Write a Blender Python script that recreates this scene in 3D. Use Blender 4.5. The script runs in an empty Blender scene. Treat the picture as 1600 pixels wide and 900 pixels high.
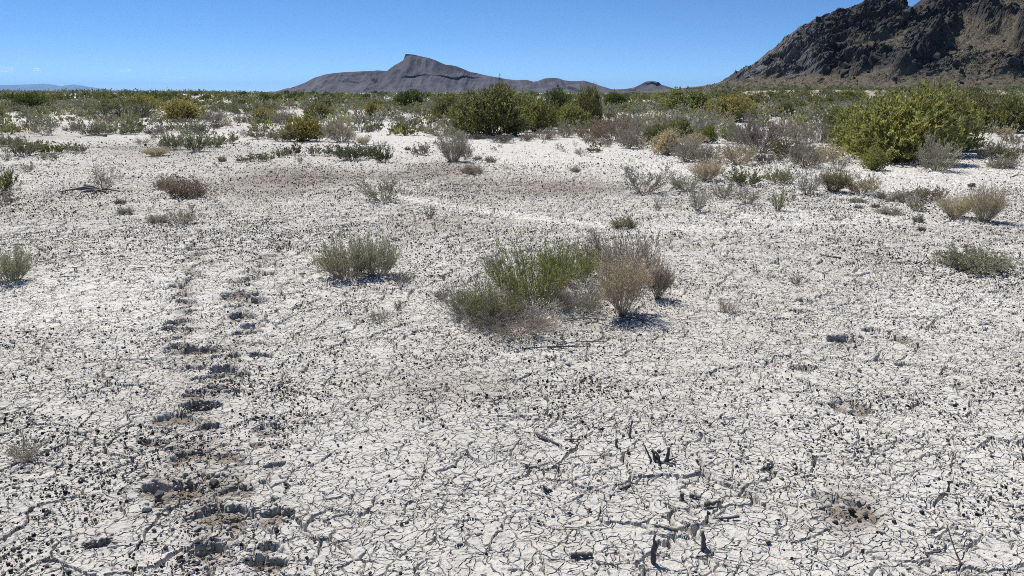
import bpy, bmesh, math, random
import numpy as np
from mathutils import Vector

R = math.radians
scene = bpy.context.scene
COL = scene.collection
rng = np.random.default_rng(7)
random.seed(7)
f4 = np.float32

# ------------------------------------------------------------------ camera numbers
FPX = 1209.0                     # focal length in pixels of the 1600 x 900 photograph
EYE = 1.6
PITCH = math.atan((450 - 144) / FPX)
CP, SP = math.cos(PITCH), math.sin(PITCH)

def ray(px, py):
    x = (px - 800) / FPX
    u = (450 - py) / FPX
    return np.array([x, CP + u * SP, -SP + u * CP])

def smooth(a, b, x):
    t = np.clip((x - a) / (b - a), 0, 1)
    return t * t * (3 - 2 * t)

# ------------------------------------------------------------------ noise
def hsh(ix, iy, seed):
    h = (ix.astype(np.int64) * 374761393 + iy.astype(np.int64) * 668265263 + seed * 974634777) & 0xFFFFFFFF
    h = ((h ^ (h >> 13)) * 1274126177) & 0xFFFFFFFF
    h = ((h ^ (h >> 16)) * 2246822519) & 0xFFFFFFFF
    return ((h ^ (h >> 15)) & 0xFFFFFF).astype(f4) / f4(0xFFFFFF)

def vnoise(x, y, seed=0):
    x = np.asarray(x, dtype=np.float64); y = np.asarray(y, dtype=np.float64)
    fx = np.floor(x); fy = np.floor(y)
    ix = fx.astype(np.int64); iy = fy.astype(np.int64)
    tx = (x - fx).astype(f4); ty = (y - fy).astype(f4)
    tx = tx * tx * (3 - 2 * tx); ty = ty * ty * (3 - 2 * ty)
    a = hsh(ix, iy, seed); b = hsh(ix + 1, iy, seed)
    c = hsh(ix, iy + 1, seed); d = hsh(ix + 1, iy + 1, seed)
    return (a + (b - a) * tx) + ((c + (d - c) * tx) - (a + (b - a) * tx)) * ty

def fbm(x, y, seed=0, octs=4, gain=0.5):
    s = 0; amp = 1.0; tot = 0
    for o in range(octs):
        s = s + amp * (vnoise(x * 2 ** o + 13.7 * o, y * 2 ** o - 7.1 * o, seed + o * 17) - 0.5)
        tot += amp; amp *= gain
    return s / tot * 2            # about -1 .. 1

def ridged(x, y, seed=0, octs=4, gain=0.55):
    s = 0; amp = 1.0; tot = 0
    for o in range(octs):
        n = 1 - np.abs(2 * vnoise(x * 2 ** o + 3.1 * o, y * 2 ** o + 5.3 * o, seed + o * 13) - 1)
        s = s + amp * n * n; tot += amp; amp *= gain
    return s / tot

def worley(x, y, seed=0):
    """distance to the border between the two nearest cells, distance to the nearest seed, random number of the cell"""
    x = np.asarray(x, dtype=np.float64); y = np.asarray(y, dtype=np.float64)
    fx = np.floor(x); fy = np.floor(y)
    ix = fx.astype(np.int64); iy = fy.astype(np.int64)
    lx = (x - fx).astype(f4); ly = (y - fy).astype(f4)
    d1 = np.full(x.shape, 9, f4); d2 = d1.copy()
    p1x = np.zeros(x.shape, f4); p1y = p1x.copy(); p2x = p1x.copy(); p2y = p1x.copy(); cid = p1x.copy()
    for j in (-1, 0, 1):
        for i in (-1, 0, 1):
            qx = i + hsh(ix + i, iy + j, seed) - lx
            qy = j + hsh(ix + i, iy + j, seed + 71) - ly
            d = qx * qx + qy * qy
            c = hsh(ix + i, iy + j, seed + 143)
            m1 = d < d1
            m2 = (~m1) & (d < d2)
            d2 = np.where(m1, d1, np.where(m2, d, d2))
            p2x = np.where(m1, p1x, np.where(m2, qx, p2x)); p2y = np.where(m1, p1y, np.where(m2, qy, p2y))
            d1 = np.where(m1, d, d1)
            p1x = np.where(m1, qx, p1x); p1y = np.where(m1, qy, p1y); cid = np.where(m1, c, cid)
    edge = (d2 - d1) / (2 * np.sqrt((p2x - p1x) ** 2 + (p2y - p1y) ** 2) + 1e-6)
    return edge, np.sqrt(d1), cid

# ------------------------------------------------------------------ mesh helpers
def mesh_np(name, V, quads=None, tris=None, attrs=None, mats=(), midx=None, smooth_shade=False):
    me = bpy.data.meshes.new(name)
    V = np.asarray(V, dtype=f4)
    me.vertices.add(len(V)); me.vertices.foreach_set('co', V.ravel())
    loops = []; sizes = []
    if tris is not None and len(tris):
        loops.append(np.asarray(tris, dtype=np.int32).ravel()); sizes.append(np.full(len(tris), 3, np.int32))
    if quads is not None and len(quads):
        loops.append(np.asarray(quads, dtype=np.int32).ravel()); sizes.append(np.full(len(quads), 4, np.int32))
    L = np.concatenate(loops); S = np.concatenate(sizes)
    me.loops.add(len(L)); me.loops.foreach_set('vertex_index', L)
    me.polygons.add(len(S))
    st = np.zeros(len(S), np.int32); st[1:] = np.cumsum(S)[:-1]
    me.polygons.foreach_set('loop_start', st)
    for k, a in (attrs or {}).items():
        a = np.asarray(a, dtype=f4)
        if a.ndim == 1:
            me.attributes.new(k, 'FLOAT', 'POINT').data.foreach_set('value', a)
        else:
            if a.shape[1] == 3:
                a = np.concatenate([a, np.ones((len(a), 1), f4)], 1)
            me.attributes.new(k, 'FLOAT_COLOR', 'POINT').data.foreach_set('color', a.ravel())
    for m in mats:
        me.materials.append(m)
    me.update(calc_edges=True)
    if midx is not None:
        me.polygons.foreach_set('material_index', np.asarray(midx, dtype=np.int32))
    me.polygons.foreach_set('use_smooth', np.full(len(S), smooth_shade, dtype=bool))
    return me

def grid_quads(nr, nc):
    i = np.arange(nr - 1)[:, None] * nc + np.arange(nc - 1)[None, :]
    return np.stack([i, i + 1, i + nc + 1, i + nc], -1).reshape(-1, 4)

def link(name, data, parent=None, loc=(0, 0, 0)):
    o = bpy.data.objects.new(name, data)
    COL.objects.link(o); o.location = loc
    if parent is not None:
        o.parent = parent
    return o

def tag(o, label=None, cat=None, group=None, kind=None):
    if label: o['label'] = label
    if cat: o['category'] = cat
    if group: o['group'] = group
    if kind: o['kind'] = kind
    return o

def norm(a):
    return a / (np.linalg.norm(a, axis=-1, keepdims=True) + 1e-9)

def tubes(P, Rr, sides=3):
    """tapered tubes along N paths of K points"""
    P = np.asarray(P, dtype=np.float64); N, K, _ = P.shape
    T = norm(P[:, -1] - P[:, 0])
    ref = np.where(np.abs(T[:, 2:3]) > 0.8, np.array([[1., 0, 0]]), np.array([[0, 0, 1.]]))
    A = norm(np.cross(T, ref)); B = np.cross(T, A)
    ang = np.arange(sides) * 2 * math.pi / sides
    off = A[:, None, None, :] * np.cos(ang)[None, None, :, None] + B[:, None, None, :] * np.sin(ang)[None, None, :, None]
    V = P[:, :, None, :] + off * Rr[:, :, None, None]
    base = (np.arange(N) * K * sides)[:, None, None] + (np.arange(K - 1) * sides)[None, :, None]
    s = np.arange(sides); s2 = (s + 1) % sides
    q = np.stack([base + s, base + s2, base + sides + s2, base + sides + s], -1)
    return V.reshape(-1, 3), q.reshape(-1, 4)

def leaf_quads(pos, d, length, width):
    """one diamond leaf per row"""
    n = len(pos)
    r = norm(rng.normal(size=(n, 3)))
    side = norm(np.cross(d, r))
    L = length[:, None]; W = width[:, None]
    V = np.stack([pos, pos + d * L * 0.5 + side * W, pos + d * L, pos + d * L * 0.5 - side * W], 1)
    q = np.arange(n * 4).reshape(n, 4)
    return V.reshape(-1, 3), q

# ------------------------------------------------------------------ materials
def new_mat(name):
    m = bpy.data.materials.new(name); m.use_nodes = True
    nt = m.node_tree
    for n in list(nt.nodes):
        nt.nodes.remove(n)
    out = nt.nodes.new('ShaderNodeOutputMaterial')
    return m, nt, out

def N(nt, typ, **kw):
    n = nt.nodes.new(typ)
    for k, v in kw.items():
        setattr(n, k, v)
    return n

def mixc(nt, fac, a, b, blend='MIX'):
    n = nt.nodes.new('ShaderNodeMix'); n.data_type = 'RGBA'; n.blend_type = blend
    for i, v in ((0, fac), (6, a), (7, b)):
        s = n.inputs[i]
        if hasattr(v, 'is_linked') or hasattr(v, 'links'):
            nt.links.new(v, s)
        else:
            s.default_value = v if i == 0 else (tuple(v) + (1,) if len(v) == 3 else v)
    return n.outputs[2]

def mth(nt, op, a, b=None, c=None, clamp=False):
    n = nt.nodes.new('ShaderNodeMath'); n.operation = op; n.use_clamp = clamp
    for i, v in enumerate((a, b, c)):
        if v is None: continue
        if hasattr(v, 'links'): nt.links.new(v, n.inputs[i])
        else: n.inputs[i].default_value = v
    return n.outputs[0]

def noise_tex(nt, vec, scale, detail=4, rough=0.5):
    n = nt.nodes.new('ShaderNodeTexNoise'); n.inputs['Scale'].default_value = scale
    n.inputs['Detail'].default_value = detail; n.inputs['Roughness'].default_value = rough
    if vec is not None: nt.links.new(vec, n.inputs['Vector'])
    return n.outputs[0]

def ramp(nt, fac, lo, hi):
    n = nt.nodes.new('ShaderNodeMapRange'); n.clamp = True
    n.inputs[1].default_value = lo; n.inputs[2].default_value = hi
    nt.links.new(fac, n.inputs[0])
    return n.outputs[0]

def principled(nt, out, col, rough=0.9, spec=0.2):
    b = nt.nodes.new('ShaderNodeBsdfPrincipled')
    if hasattr(col, 'links'): nt.links.new(col, b.inputs['Base Color'])
    else: b.inputs['Base Color'].default_value = tuple(col) + (1,)
    b.inputs['Roughness'].default_value = rough
    b.inputs['Specular IOR Level'].default_value = spec
    nt.links.new(b.outputs[0], out.inputs[0])
    return b

def attr(nt, name, out='Fac'):
    n = nt.nodes.new('ShaderNodeAttribute'); n.attribute_name = name
    return n.outputs[out]

# ground
def ground_material():
    m, nt, out = new_mat('playa_soil')
    pos = nt.nodes.new('ShaderNodeNewGeometry').outputs['Position']
    tone = attr(nt, 'tone'); dirt = attr(nt, 'dirt')
    n1 = noise_tex(nt, pos, 1.7, 5, 0.6)
    n2 = noise_tex(nt, pos, 14, 5, 0.65)
    n3 = noise_tex(nt, pos, 95, 4, 0.7)
    t = mth(nt, 'ADD', tone, mth(nt, 'MULTIPLY', mth(nt, 'SUBTRACT', n1, 0.5), 0.9))
    t = mth(nt, 'ADD', t, mth(nt, 'MULTIPLY', mth(nt, 'SUBTRACT', n2, 0.5), 1.2))
    c = mixc(nt, ramp(nt, t, -0.6, 0.6), PAL['soil_grey'], PAL['soil_pale'])
    c = mixc(nt, dirt, c, PAL['soil_brown'])
    c = mixc(nt, mth(nt, 'MULTIPLY', ramp(nt, n3, 0.5, 0.72), 0.45), c, PAL['soil_speck'])
    b = principled(nt, out, c, 0.95, 0.1)
    # crust: fine grain plus narrow drying cracks as relief
    wv = nt.nodes.new('ShaderNodeVectorMath'); wv.operation = 'MULTIPLY_ADD'
    nz = nt.nodes.new('ShaderNodeTexNoise'); nz.inputs['Scale'].default_value = 9; nz.inputs['Detail'].default_value = 3
    nt.links.new(pos, nz.inputs['Vector'])
    nt.links.new(nz.outputs['Color'], wv.inputs[0]); wv.inputs[1].default_value = (0.13, 0.13, 0.0); nt.links.new(pos, wv.inputs[2])
    h = None
    for sc, w, amp in ((22.0, 0.10, 0.011), (9.0, 0.045, 0.014)):
        v = nt.nodes.new('ShaderNodeTexVoronoi'); v.feature = 'DISTANCE_TO_EDGE'; v.voronoi_dimensions = '2D'
        v.inputs['Scale'].default_value = sc
        nt.links.new(wv.outputs[0], v.inputs['Vector'])
        keep = ramp(nt, noise_tex(nt, pos, sc * 0.35, 2, 0.5), 0.38, 0.50)
        e = mth(nt, 'MULTIPLY', mth(nt, 'MULTIPLY', mth(nt, 'SUBTRACT', 1.0, ramp(nt, v.outputs['Distance'], 0.0, w)), keep), -amp)
        h = e if h is None else mth(nt, 'ADD', h, e)
    g = mth(nt, 'ADD', mth(nt, 'MULTIPLY', n3, 0.006), mth(nt, 'MULTIPLY', noise_tex(nt, pos, 320, 3, 0.6), 0.0025))
    g = mth(nt, 'ADD', g, mth(nt, 'MULTIPLY', n2, 0.02))
    bp = nt.nodes.new('ShaderNodeBump'); bp.inputs['Strength'].default_value = 1.0; bp.inputs['Distance'].default_value = 1.0
    nt.links.new(mth(nt, 'ADD', h, g), bp.inputs['Height'])
    nt.links.new(bp.outputs[0], b.inputs['Normal'])
    return m

def tint_material(name, lo, hi, rough=0.9, spec=0.15, bump=None):
    """colour runs from lo to hi along the per-piece attribute 'tint'"""
    m, nt, out = new_mat(name)
    pos = nt.nodes.new('ShaderNodeNewGeometry').outputs['Position']
    c = mixc(nt, attr(nt, 'tint'), lo, hi)
    if bump:
        n = noise_tex(nt, pos, bump, 4, 0.65)
        c = mixc(nt, mth(nt, 'MULTIPLY', n, 0.6), c, tuple(x * 0.55 for x in hi))
    b = principled(nt, out, c, rough, spec)
    if bump:
        bp = nt.nodes.new('ShaderNodeBump'); bp.inputs['Strength'].default_value = 0.7; bp.inputs['Distance'].default_value = 0.4 / bump
        nt.links.new(n, bp.inputs['Height']); nt.links.new(bp.outputs[0], b.inputs['Normal'])
    return m

def plant_material(name, transl=0.3):
    """colour of the object (its own kind and plant), varied from spray to spray"""
    m, nt, out = new_mat(name)
    oi = nt.nodes.new('ShaderNodeObjectInfo')
    t = attr(nt, 'tint')
    hsv = nt.nodes.new('ShaderNodeHueSaturation')
    nt.links.new(oi.outputs['Color'], hsv.inputs['Color'])
    nt.links.new(mth(nt, 'ADD', mth(nt, 'MULTIPLY', t, -0.03), 0.512), hsv.inputs['Hue'])
    nt.links.new(mth(nt, 'ADD', mth(nt, 'MULTIPLY', t, 0.85), 0.6), hsv.inputs['Value'])
    hsv.inputs['Saturation'].default_value = 1.0
    c = hsv.outputs[0]
    d = nt.nodes.new('ShaderNodeBsdfDiffuse'); nt.links.new(c, d.inputs[0])
    if transl:
        tr = nt.nodes.new('ShaderNodeBsdfTranslucent')
        nt.links.new(mixc(nt, 1.0, c, (1.0, 1.0, 0.88), 'MULTIPLY'), tr.inputs[0])
        mx = nt.nodes.new('ShaderNodeMixShader'); mx.inputs[0].default_value = transl
        nt.links.new(d.outputs[0], mx.inputs[1]); nt.links.new(tr.outputs[0], mx.inputs[2])
        nt.links.new(mx.outputs[0], out.inputs[0])
    else:
        nt.links.new(d.outputs[0], out.inputs[0])
    return m

def vcol_material(name):
    m, nt, out = new_mat(name)
    c = attr(nt, 'col', 'Color')
    d = nt.nodes.new('ShaderNodeBsdfDiffuse'); nt.links.new(c, d.inputs[0])
    tr = nt.nodes.new('ShaderNodeBsdfTranslucent'); nt.links.new(c, tr.inputs[0])
    mx = nt.nodes.new('ShaderNodeMixShader'); mx.inputs[0].default_value = 0.2
    nt.links.new(d.outputs[0], mx.inputs[1]); nt.links.new(tr.outputs[0], mx.inputs[2])
    nt.links.new(mx.outputs[0], out.inputs[0])
    return m

PAL = dict(
    soil_pale=(0.585, 0.560, 0.510), soil_grey=(0.405, 0.380, 0.335), soil_brown=(0.19, 0.155, 0.118), soil_speck=(0.21, 0.19, 0.163),
)
M_GROUND = ground_material()
M_PEBBLE = tint_material('dark_gravel', (0.012, 0.012, 0.012), (0.17, 0.153, 0.132), 0.85, 0.1)
M_STONE = tint_material('dark_stone', (0.03, 0.029, 0.028), (0.10, 0.092, 0.082), 0.8, 0.2, 60)
M_CLOD = tint_material('soil_clod', (0.34, 0.315, 0.28), (0.50, 0.475, 0.44), 0.95, 0.1, 45)
M_DEADWOOD = tint_material('dead_wood', (0.045, 0.040, 0.036), (0.19, 0.175, 0.155), 0.9, 0.15, 70)
M_LEAF = plant_material('shrub_foliage', 0.42)
M_WOOD = plant_material('shrub_wood', 0.0)
M_SCRUB = vcol_material('far_scrub')

# ------------------------------------------------------------------ terrain
def H(x, y):
    """ground height"""
    x = np.asarray(x, dtype=np.float64); y = np.asarray(y, dtype=np.float64)
    d = np.sqrt(x * x + y * y)
    z = fbm(x / 2.2, y / 2.2, 5, 3) * 0.030
    z = z + fbm(x / 7, y / 7, 21, 3) * 0.10 * smooth(6, 16, d)
    z = z + fbm(x / 30, y / 30, 31, 3) * 0.28 * smooth(25, 80, d) * (1 - smooth(300, 700, d))
    side = x / (y + 5.0)
    z = z + 1.0 * smooth(110, 230, y) * smooth(0.26, 0.40, -side) * (1 - smooth(900, 1500, d))       # low rise, far left
    z = z + 2.2 * smooth(90, 260, y) * smooth(0.14, 0.34, side) * (1 - smooth(2500, 4000, d))         # fan below the hill
    return z

def at(px, py):
    """point of the ground seen at a pixel of the photograph"""
    d = ray(px, py)
    t = np.geomspace(1.5, 900, 2500)
    P = d[None] * t[:, None]; P[:, 2] += EYE
    g = P[:, 2] - H(P[:, 0], P[:, 1])
    k = np.argmax(g < 0)
    if k == 0:
        k = len(t) - 1
        return P[k, 0], P[k, 1]
    a = g[k - 1] / (g[k - 1] - g[k])
    q = P[k - 1] + (P[k] - P[k - 1]) * a
    return q[0], q[1]

# footprints pressed through the crust: pixel, half width px, depth m
PRINTS = [(268,768,48,.050),(327,668,17,.038),(360,715,22,.03),(236,692,22,.034),(293,712,28,.036),(335,805,40,.046),(430,806,30,.05),
          (374,815,26,.04),(152,852,24,.046),(330,866,34,.054),(420,882,30,.05),(420,858,17,.045),(418,670,24,.03),(315,637,24,.04),
          (270,655,30,.03),(372,768,24,.035),(306,575,20,.036),(350,578,24,.036),(372,585,16,.036),(300,548,28,.028),(408,556,20,.034),
          (367,612,18,.036),(275,515,18,.03),(292,500,15,.03),(276,505,16,.03),(303,486,15,.03),(290,472,14,.03),(292,460,16,.03),
          (283,447,15,.03),(297,436,14,.026),(292,422,14,.028),(285,408,14,.03),(318,396,16,.026),(306,385,14,.022),
          (370,462,26,.024),(402,470,18,.026),(380,495,26,.026),(395,510,18,.03),(372,440,20,.022),(392,435,16,.03),(418,428,16,.026),
          (412,415,16,.026),(445,384,16,.02),(402,537,15,.032),(378,520,18,.028),(420,400,16,.02),
          (1320,532,30,.046),(1328,636,30,.034),(1328,800,46,.036),(1257,487,17,.034),(1256,575,16,.034),(1412,531,18,.03),
          (1262,470,20,.028),(1365,517,13,.034),(1420,572,20,.03),(1500,605,16,.02),(1395,497,14,.02),(1290,780,26,.03)]
_pr = random.Random(5)
for (x0, y0, x1, y1, n) in ((448, 362, 398, 430, 9), (398, 430, 372, 505, 9), (385, 505, 335, 590, 9), (335, 590, 300, 640, 5), (318, 375, 288, 440, 8),
                            (288, 440, 282, 512, 8), (282, 520, 305, 600, 7), (330, 600, 270, 700, 8), (300, 690, 240, 800, 7), (420, 680, 440, 790, 6)):
    for i in range(n):
        t_ = (i + _pr.random()) / n
        py_ = y0 + (y1 - y0) * t_
        if _pr.random() < .8: PRINTS.append((x0 + (x1 - x0) * t_ + _pr.uniform(-24, 24), py_ + _pr.uniform(-6, 6), _pr.uniform(5, 15) * (0.6 + py_ / 1000), _pr.uniform(.014, .034)))
PITS = []
for (px, py, hw, dep) in PRINTS:
    cx, cy = at(px, py)
    dist = cy * CP + EYE * SP
    PITS.append((cx, cy, hw * dist / FPX, dep * (1 + 1.5 * (1 - float(smooth(480, 740, py)))) * (.7 if px > 1100 else 1), _pr.uniform(.85, 1.5), _pr.uniform(.55, 1.1), _pr.uniform(-.5, .5)))

# soil patches: centre px, py, half width px, half height px, bare pale (+) or brown silt (-)
PATCHES = [(850,230,190,26,1.1),(650,215,110,24,1.0),(1440,275,190,26,1.0),
           (90,188,140,10,.7),(300,212,160,9,.6),(1060,265,90,22,.7),(1250,345,260,16,.5),(120,470,160,40,.5),(1490,480,140,60,.5),
           (430,288,120,34,-.7),(250,235,160,14,-.6),(700,264,80,20,-.65),(560,275,130,16,-.5),(880,296,170,15,-.7),(60,196,110,5,-.8),
           (60,212,140,8,-.5),(700,610,170,40,-.35),(250,780,150,90,-.15),(1330,800,60,40,-.8),(610,350,260,30,-.3),(960,510,120,26,-.35)]

TRAIL = [[at(*p) for p in l] for l in (((448,362),(398,430),(372,505),(335,590),(300,680),(262,770)), ((318,375),(288,440),(280,515),(300,600),(325,660),(350,760),(330,860)))]
TRACK = [at(*p) for p in ((600,298),(640,311),(690,321),(740,327),(800,335),(870,344),(940,351),(1000,356),(1100,358))]
def to_px(x, y):
    dep = y * CP + EYE * SP
    return 800 + FPX * x / dep, 450 + FPX * (EYE * CP - y * SP) / dep

def tone_map(x, y):
    """how bare and pale (positive) or silty and brown (negative) the soil is"""
    px, py = to_px(x, y)
    wob = fbm(x / 1.1, y / 1.1, 77, 4)
    t = 0.40 * fbm(x / 3.0, y / 3.0, 55, 3) + 0.12
    for k in range(len(TRACK) - 1):                     # an old wheel track worn smooth
        (ax_, ay_), (bx_, by_) = TRACK[k], TRACK[k + 1]
        ex, ey = bx_ - ax_, by_ - ay_
        u_ = np.clip(((x - ax_) * ex + (y - ay_) * ey) / (ex * ex + ey * ey), 0, 1)
        dd = np.hypot(x - ax_ - u_ * ex, y - ay_ - u_ * ey)
        t = np.maximum(t, 1.0 * (1 - smooth(.08, .27, dd + .10 * wob)))
    tr_ = np.zeros(np.shape(x))
    for ln in TRAIL:                                    # crust trodden loose along the trail
        for (ax_, ay_), (bx_, by_) in zip(ln[:-1], ln[1:]):
            ex, ey = bx_ - ax_, by_ - ay_
            u_ = np.clip(((x - ax_) * ex + (y - ay_) * ey) / (ex * ex + ey * ey), 0, 1)
            dd = np.hypot(x - ax_ - u_ * ex, y - ay_ - u_ * ey)
            tr_ = np.maximum(tr_, 1 - smooth(.03, .18, dd))
    t = t - .55 * np.clip(tr_ * (.6 + 1.2 * fbm(x / .12, y / .12, 78, 3)), 0, 1.5)
    t = t - .8 * smooth(.20, .33, x / (y + 5.0)) * smooth(60, 100, y) - .25 * smooth(45, 90, y)
    for (cx, cy, hx, hy, s) in PATCHES:
        r2 = ((px - cx) / hx) ** 2 + ((py - cy) / hy) ** 2
        t = t + s * np.clip(np.exp(-r2 * 1.3) * 1.25 + 0.45 * wob * np.exp(-r2 * 0.8), 0, 1.2)
    return t

def pit_relief(x, y):
    z = np.zeros(x.shape); floor = np.zeros(x.shape)
    for k, (cx, cy, r, dep, ax, ay, rot) in enumerate(PITS):
        m = (np.abs(x - cx) < 2.6 * r) & (np.abs(y - cy) < 2.6 * r)
        if not m.any(): continue
        dx = x[m] - cx; dy = y[m] - cy
        cr_, sr_ = math.cos(rot), math.sin(rot)
        q = np.sqrt(((dx * cr_ + dy * sr_) / (r * ax)) ** 2 + ((dy * cr_ - dx * sr_) / (r * ay)) ** 2)
        a = np.arctan2(dy, dx)
        q = q + 0.42 * fbm(np.cos(a) * 1.5 + k * 9.1, np.sin(a) * 1.5 + q * 0.6, 91, 3) + 0.09 * fbm(dx * 40, dy * 40, 92, 3)
        inside = 1 - smooth(0.80, 1.02, q)
        rim = np.exp(-((q - 1.18) / 0.16) ** 2) * (0.55 + 0.8 * fbm(dx * 22, dy * 22, 93, 2))
        z[m] += -0.85 * dep * inside * (0.50 - 0.40 * np.clip(dy / r, -1, 1) * -1 + 0.30 * fbm(dx * 28, dy * 28, 94, 3)) + 0.22 * dep * np.clip(rim, 0, 1)
        floor[m] = np.maximum(floor[m], inside)
    return z, floor

def micro(x, y):
    """cracks, plates and crumbly crust of the dry mud"""
    wx = 0.055 * fbm(x * 7, y * 7, 201, 3); wy = 0.055 * fbm(x * 7 + 40, y * 7, 202, 3)
    wx = wx + 0.26 * fbm(x * 1.1, y * 1.1, 205, 2); wy = wy + 0.26 * fbm(x * 1.1 + 9, y * 1.1, 206, 2)
    wx = wx + 0.010 * fbm(x * 45, y * 45, 203, 2); wy = wy + 0.010 * fbm(x * 45, y * 45 + 30, 204, 2)
    far = smooth(4.0, 9.0, y)
    # wide cracks
    s1 = 0.27
    e, _, cid = worley((x + wx) / s1, (y + wy) / s1, 301)
    e = e * s1
    m = smooth(-0.35, 0.10, fbm(x * 2.1, y * 2.1, 302, 2) + 0.12)
    w = (0.0032 + 0.0110 * vnoise(x * 5, y * 5, 303) ** 2.2 + 0.010 * far) * m
    z = -0.050 * (1 + .9 * far) * m * (1 - smooth(0.45, 1.0, e / (w + 1e-5)))
    z = z + (cid - 0.5) * 0.010 + 0.007 * np.exp(-(e / 0.022) ** 2) * m
    # narrow cracks
    s2 = 0.105
    e2, _, c2 = worley((x + wx * 0.7) / s2 + 5.3, (y + wy * 0.7) / s2, 311)
    e2 = e2 * s2
    m2 = smooth(-0.20, 0.20, fbm(x * 4.7, y * 4.7, 312, 2))
    w2 = (0.0028 + 0.0042 * vnoise(x * 13, y * 13, 313) + 0.006 * far) * m2
    z = z - 0.024 * (1 + .8 * far) * m2 * (1 - smooth(0.35, 1.0, e2 / (w2 + 1e-5))) + (c2 - 0.5) * 0.004
    # small pits and crumbs
    _, d3, c3 = worley(x / 0.032, y / 0.032, 321)
    rad = 0.30 * (c3 > 0.62)
    z = z - 0.006 * (1 - smooth(0.5, 1.0, d3 / (rad + 1e-4)))
    z = z + 0.006 * (ridged(x * 14, y * 14, 331, 3) - 0.5) + 0.0025 * fbm(x * 60, y * 60, 341, 2)
    return z

def build_ground():
    QR, QC = 0.034, 1700
    a = np.arange(49.0, 6.5, -QR)
    a2 = np.arange(6.5, 3.2, -0.045); a3 = np.arange(3.2, 0.42, -0.022)
    ys = EYE / np.tan(np.radians(np.concatenate([a, a2, a3])))
    ys = np.concatenate([[-260, -60, -15, -3, 0.4], ys, np.geomspace(ys[-1] * 1.05, 60000, 70)])
    s = np.concatenate([np.linspace(-1.35, -1.04, 60, endpoint=False), np.linspace(-1.04, 1.04, QC), np.linspace(1.04, 1.35, 61)[1:]])
    yy = ys[:, None] * np.ones_like(s)[None]
    wid = np.maximum(ys, 1.2) * 0.97 + 0.45
    xx = wid[:, None] * s[None]
    # wide outer strips so that the sheet goes on beside and behind the viewer
    ext = wid[:, None] * np.array([[1.55, 2.0]]) + np.array([[3.0, 260.0]])
    xx = np.concatenate([-ext[:, ::-1], xx, ext], 1)
    yy = np.concatenate([yy[:, :2], yy, yy[:, :2]], 1)
    nr, nc = xx.shape
    x = xx.ravel(); y = yy.ravel()
    z = H(x, y)
    tone = np.zeros(len(x)); dirt = np.zeros(len(x))
    nearm = (y > 0.9) & (y < 24) & (np.abs(x) < y * 1.06 + 0.5)
    xn, yn = x[nearm], y[nearm]
    mz = micro(xn, yn)
    pz, fl = pit_relief(xn, yn)
    tn = tone_map(xn, yn)
    bare = np.clip(tn, 0, 1)
    z[nearm] += (mz * (1 - 0.55 * bare) * (1 - 0.7 * fl) * (1 - smooth(16, 24, yn)) + pz
                 + fl * 0.010 * fbm(xn * 35, yn * 35, 97, 3))
    mid = (y >= 0.5) & (y < 400)
    tone[mid] = tone_map(x[mid], y[mid])
    far = y >= 400
    tone[far] = 0.5 + 0.6 * fbm(x[far] / 160, y[far] / 160, 61, 3)
    dirt = np.clip(-tone * 0.75 - 0.12, 0, 0.75)
    dirt[nearm] = np.maximum(dirt[nearm], fl * 0.85 * smooth(-0.5, 0.3, fbm(xn * 9, yn * 9, 98, 3) + 0.2))
    me = mesh_np('ground', np.stack([x, y, z], 1), quads=grid_quads(nr, nc), attrs={'tone': np.clip(tone, -1, 1), 'dirt': dirt},
                 mats=[M_GROUND], smooth_shade=True)
    tag(link('ground', me), kind='structure')

build_ground()

# ------------------------------------------------------------------ gravel and crust crumbs
def blob_base(kind):
    if kind == 'ico':
        t = (1 + 5 ** .5) / 2
        v = np.array([(-1,t,0),(1,t,0),(-1,-t,0),(1,-t,0),(0,-1,t),(0,1,t),(0,-1,-t),(0,1,-t),(t,0,-1),(t,0,1),(-t,0,-1),(-t,0,1)], float)
        v = norm(v)
        f = np.array([(0,11,5),(0,5,1),(0,1,7),(0,7,10),(0,10,11),(1,5,9),(5,11,4),(11,10,2),(10,7,6),(7,1,8),(3,9,4),(3,4,2),(3,2,6),(3,6,8),(3,8,9),
                      (4,9,5),(2,4,11),(6,2,10),(8,6,7),(9,8,1)])
    else:
        v = np.array([(1,0,0),(-1,0,0),(0,1,0),(0,-1,0),(0,0,1),(0,0,-1)], float)
        f = np.array([(0,2,4),(2,1,4),(1,3,4),(3,0,4),(2,0,5),(1,2,5),(3,1,5),(0,3,5)])
    return v, f

def scatter_points(n, y0, y1, dens):
    """points over the wedge of ground the photograph sees, a little wider"""
    out = []
    need = n
    while need > 0:
        k = max(need * 3, 2000)
        yy = np.sqrt(rng.random(k) * (y1 * y1 - y0 * y0) + y0 * y0)
        xx = (rng.random(k) * 2 - 1) * (yy * 1.06 + 0.4)
        keep = rng.random(k) < dens(xx, yy)
        p = np.stack([xx[keep], yy[keep]], 1)[:need]
        out.append(p); need -= len(p)
    return np.concatenate(out)

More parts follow.
